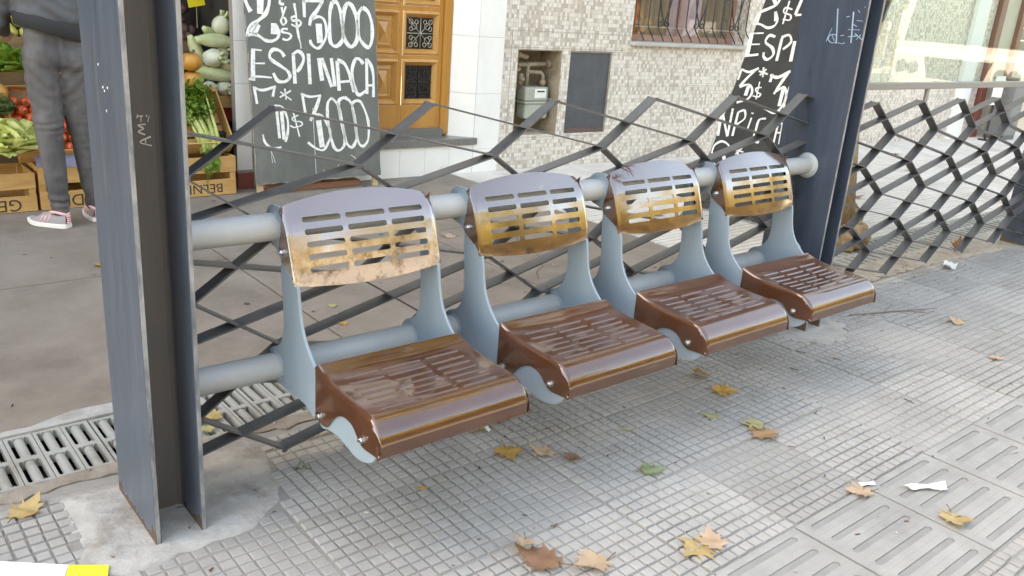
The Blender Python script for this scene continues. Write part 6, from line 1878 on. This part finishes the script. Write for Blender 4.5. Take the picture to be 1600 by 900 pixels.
# ------------------------------------------------------------------ city bus (seen mirrored in the glass)
bus = thing('city_bus', 'white city bus standing at the kerb, seen mirrored in the glass screen', 'bus', (19.6, -3.05, -.13))
M_bus = mat('white_bus_paint', (.40, .42, .43), .3, coat=.3)
M_busg = mat('bus_glass', (.02, .024, .022), .06)
M_busd = mat('bus_dark_trim', (.03, .03, .03), .5)
M_lens = mat('headlight_lens', (.10, .105, .11), .12, metal=.3)
BX, BY0, BY1 = 16.7, -4.30, -1.80
t = MB(); prof = [(.0, .42), (.0, 1.05), (.06, 1.15), (.28, 2.85), (.55, 3.05), (6.0, 3.08), (6.0, .42)]
t.prism(prof, lambda p, q, a: (BX + p, a, q - .13), BY0, BY1); o = t.build('body', M_bus, bus, bevel=.06); fixnormals(o)
t = MB(); t.add([(BX + .078, BY0 + .14, 1.16), (BX + .078, BY1 - .14, 1.16), (BX + .275, BY1 - .22, 2.64), (BX + .275, BY0 + .22, 2.64)], [(0, 3, 2, 1)]); t.v = [(p[0] - .022, p[1], p[2]) for p in t.v]
t.build('windshield', M_busg, bus)
t = MB(); t.add([(BX - .004, BY0 + .62, .88), (BX - .004, BY1 - .62, .88), (BX - .004, BY1 - .74, .50), (BX - .004, BY0 + .74, .50)], [(0, 1, 2, 3)]); t.build('grille', M_busd, bus)
t = MB(); t.add([(BX - .006, BY0 + .9, .46), (BX - .006, BY1 - .9, .46), (BX - .006, BY1 - .9, .35), (BX - .006, BY0 + .9, .35)], [(0, 1, 2, 3)]); t.build('bumper_slot', M_busd, bus)
for y in (BY0 + .22, BY0 + .45, BY1 - .45, BY1 - .22):
    t = MB(); t.lathe([(.105, .012), (.115, .0), (.10, -.03), (.075, -.012), (.06, -.02), (.03, -.012), (.002, -.014)], 20, 0, (BX - .002, y, .68), 'x'); t.build('headlight', M_lens, bus, smooth=True)
t = MB(); t.lathe([(.10, 0), (.10, -.004)], 16, 0, (BX - .002, (BY0 + BY1) / 2, .72), 'x'); t.build('round_emblem', M_lens, bus)
for y, s in ((BY0 - .02, -1), (BY1 + .02, 1)):
    t = MB(); t.tube([(BX + .25, y, 2.2), (BX - .1, y + s * .12, 2.25), (BX - .12, y + s * .15, 1.8)], .02, 8); t.box(BX - .16, BX - .09, y + s * .15 - .10, y + s * .15 + .10, 1.45, 1.82); t.build('wing_mirror', M_busd, bus)
for y in (BY0 - .004, BY1 + .004):
    t = MB()
    for k in range(4): x = BX + .7 + k * 1.3; t.add([(x, y, 1.15), (x + 1.2, y, 1.15), (x + 1.2, y, 2.3), (x, y, 2.3)], [(0, 1, 2, 3)])
    t.build('side_window', M_busg, bus)
    for x in (BX + 1.4, BX + 4.8):
        t = MB(); yy = y - .1 if y < -3 else y + .0; t.lathe([(.30, -.12), (.48, -.12), (.48, .12), (.30, .12)], 24, 0, (x, y + (.06 if y < -3 else -.06), .35), 'y'); t.build('wheel', M_busd, bus)

# ------------------------------------------------------------------ light and camera
w = bpy.data.worlds.new('World'); scene.world = w; w.use_nodes = True
nt = w.node_tree; bg = nt.nodes['Background']
sky = nt.nodes.new('ShaderNodeTexSky'); sky.sky_type = 'NISHITA'; sky.sun_disc = False
SUN_EL, SUN_AZ = R(46), R(50)           # azimuth measured from +Y towards -X
sd = Vector((-math.sin(SUN_AZ) * math.cos(SUN_EL), math.cos(SUN_AZ) * math.cos(SUN_EL), math.sin(SUN_EL)))
sky.sun_elevation = SUN_EL; sky.sun_rotation = -SUN_AZ
sky.air_density = 1.0; sky.dust_density = 1.2; sky.ozone_density = 1.0
nt.links.new(sky.outputs[0], bg.inputs['Color']); bg.inputs['Strength'].default_value = .15
ld = bpy.data.lights.new('sun', 'SUN'); ld.energy = 4.0; ld.angle = R(.53); ld.color = (1., .94, .84)
lo = bpy.data.objects.new('sun', ld); COL.objects.link(lo)
lo.rotation_euler = sd.to_track_quat('Z', 'Y').to_euler(); lo.location = (0, 5, 20)

cd = bpy.data.cameras.new('camera'); cam = bpy.data.objects.new('camera', cd); COL.objects.link(cam)
cd.sensor_width = 36; cd.lens = 1342.1 / 1600 * 36; cd.clip_end = 500; cd.clip_start = .05
MR = [[0.769852403108775, -0.634112849096495, 0.07230609959311886], [-0.15286071279621094, -0.29319589939278773, -0.9437530222800288], [0.619645769703206, 0.7154977702201315, -0.32264850983530263]]
r_, d_, f_ = [Vector(a) for a in MR]
cam.matrix_world = Matrix(((r_.x, -d_.x, -f_.x, 0), (r_.y, -d_.y, -f_.y, 0), (r_.z, -d_.z, -f_.z, 1.42), (0, 0, 0, 1)))
scene.camera = cam
scene.render.engine = 'CYCLES'
scene.cycles.use_denoising = True
scene.cycles.max_bounces = 8; scene.cycles.diffuse_bounces = 4; scene.cycles.glossy_bounces = 4; scene.cycles.transparent_max_bounces = 12
scene.cycles.sample_clamp_indirect = 8
vs = scene.view_settings
vs.view_transform = 'Standard'; vs.look = 'None'; vs.gamma = 1; vs.use_curve_mapping = False; vs.exposure = 3.08
vs.use_white_balance = True; vs.white_balance_temperature = 9800; vs.white_balance_tint = 10
for o in bpy.data.objects:
    for k in ('_world', '_o'):
        if k in o: del o[k]
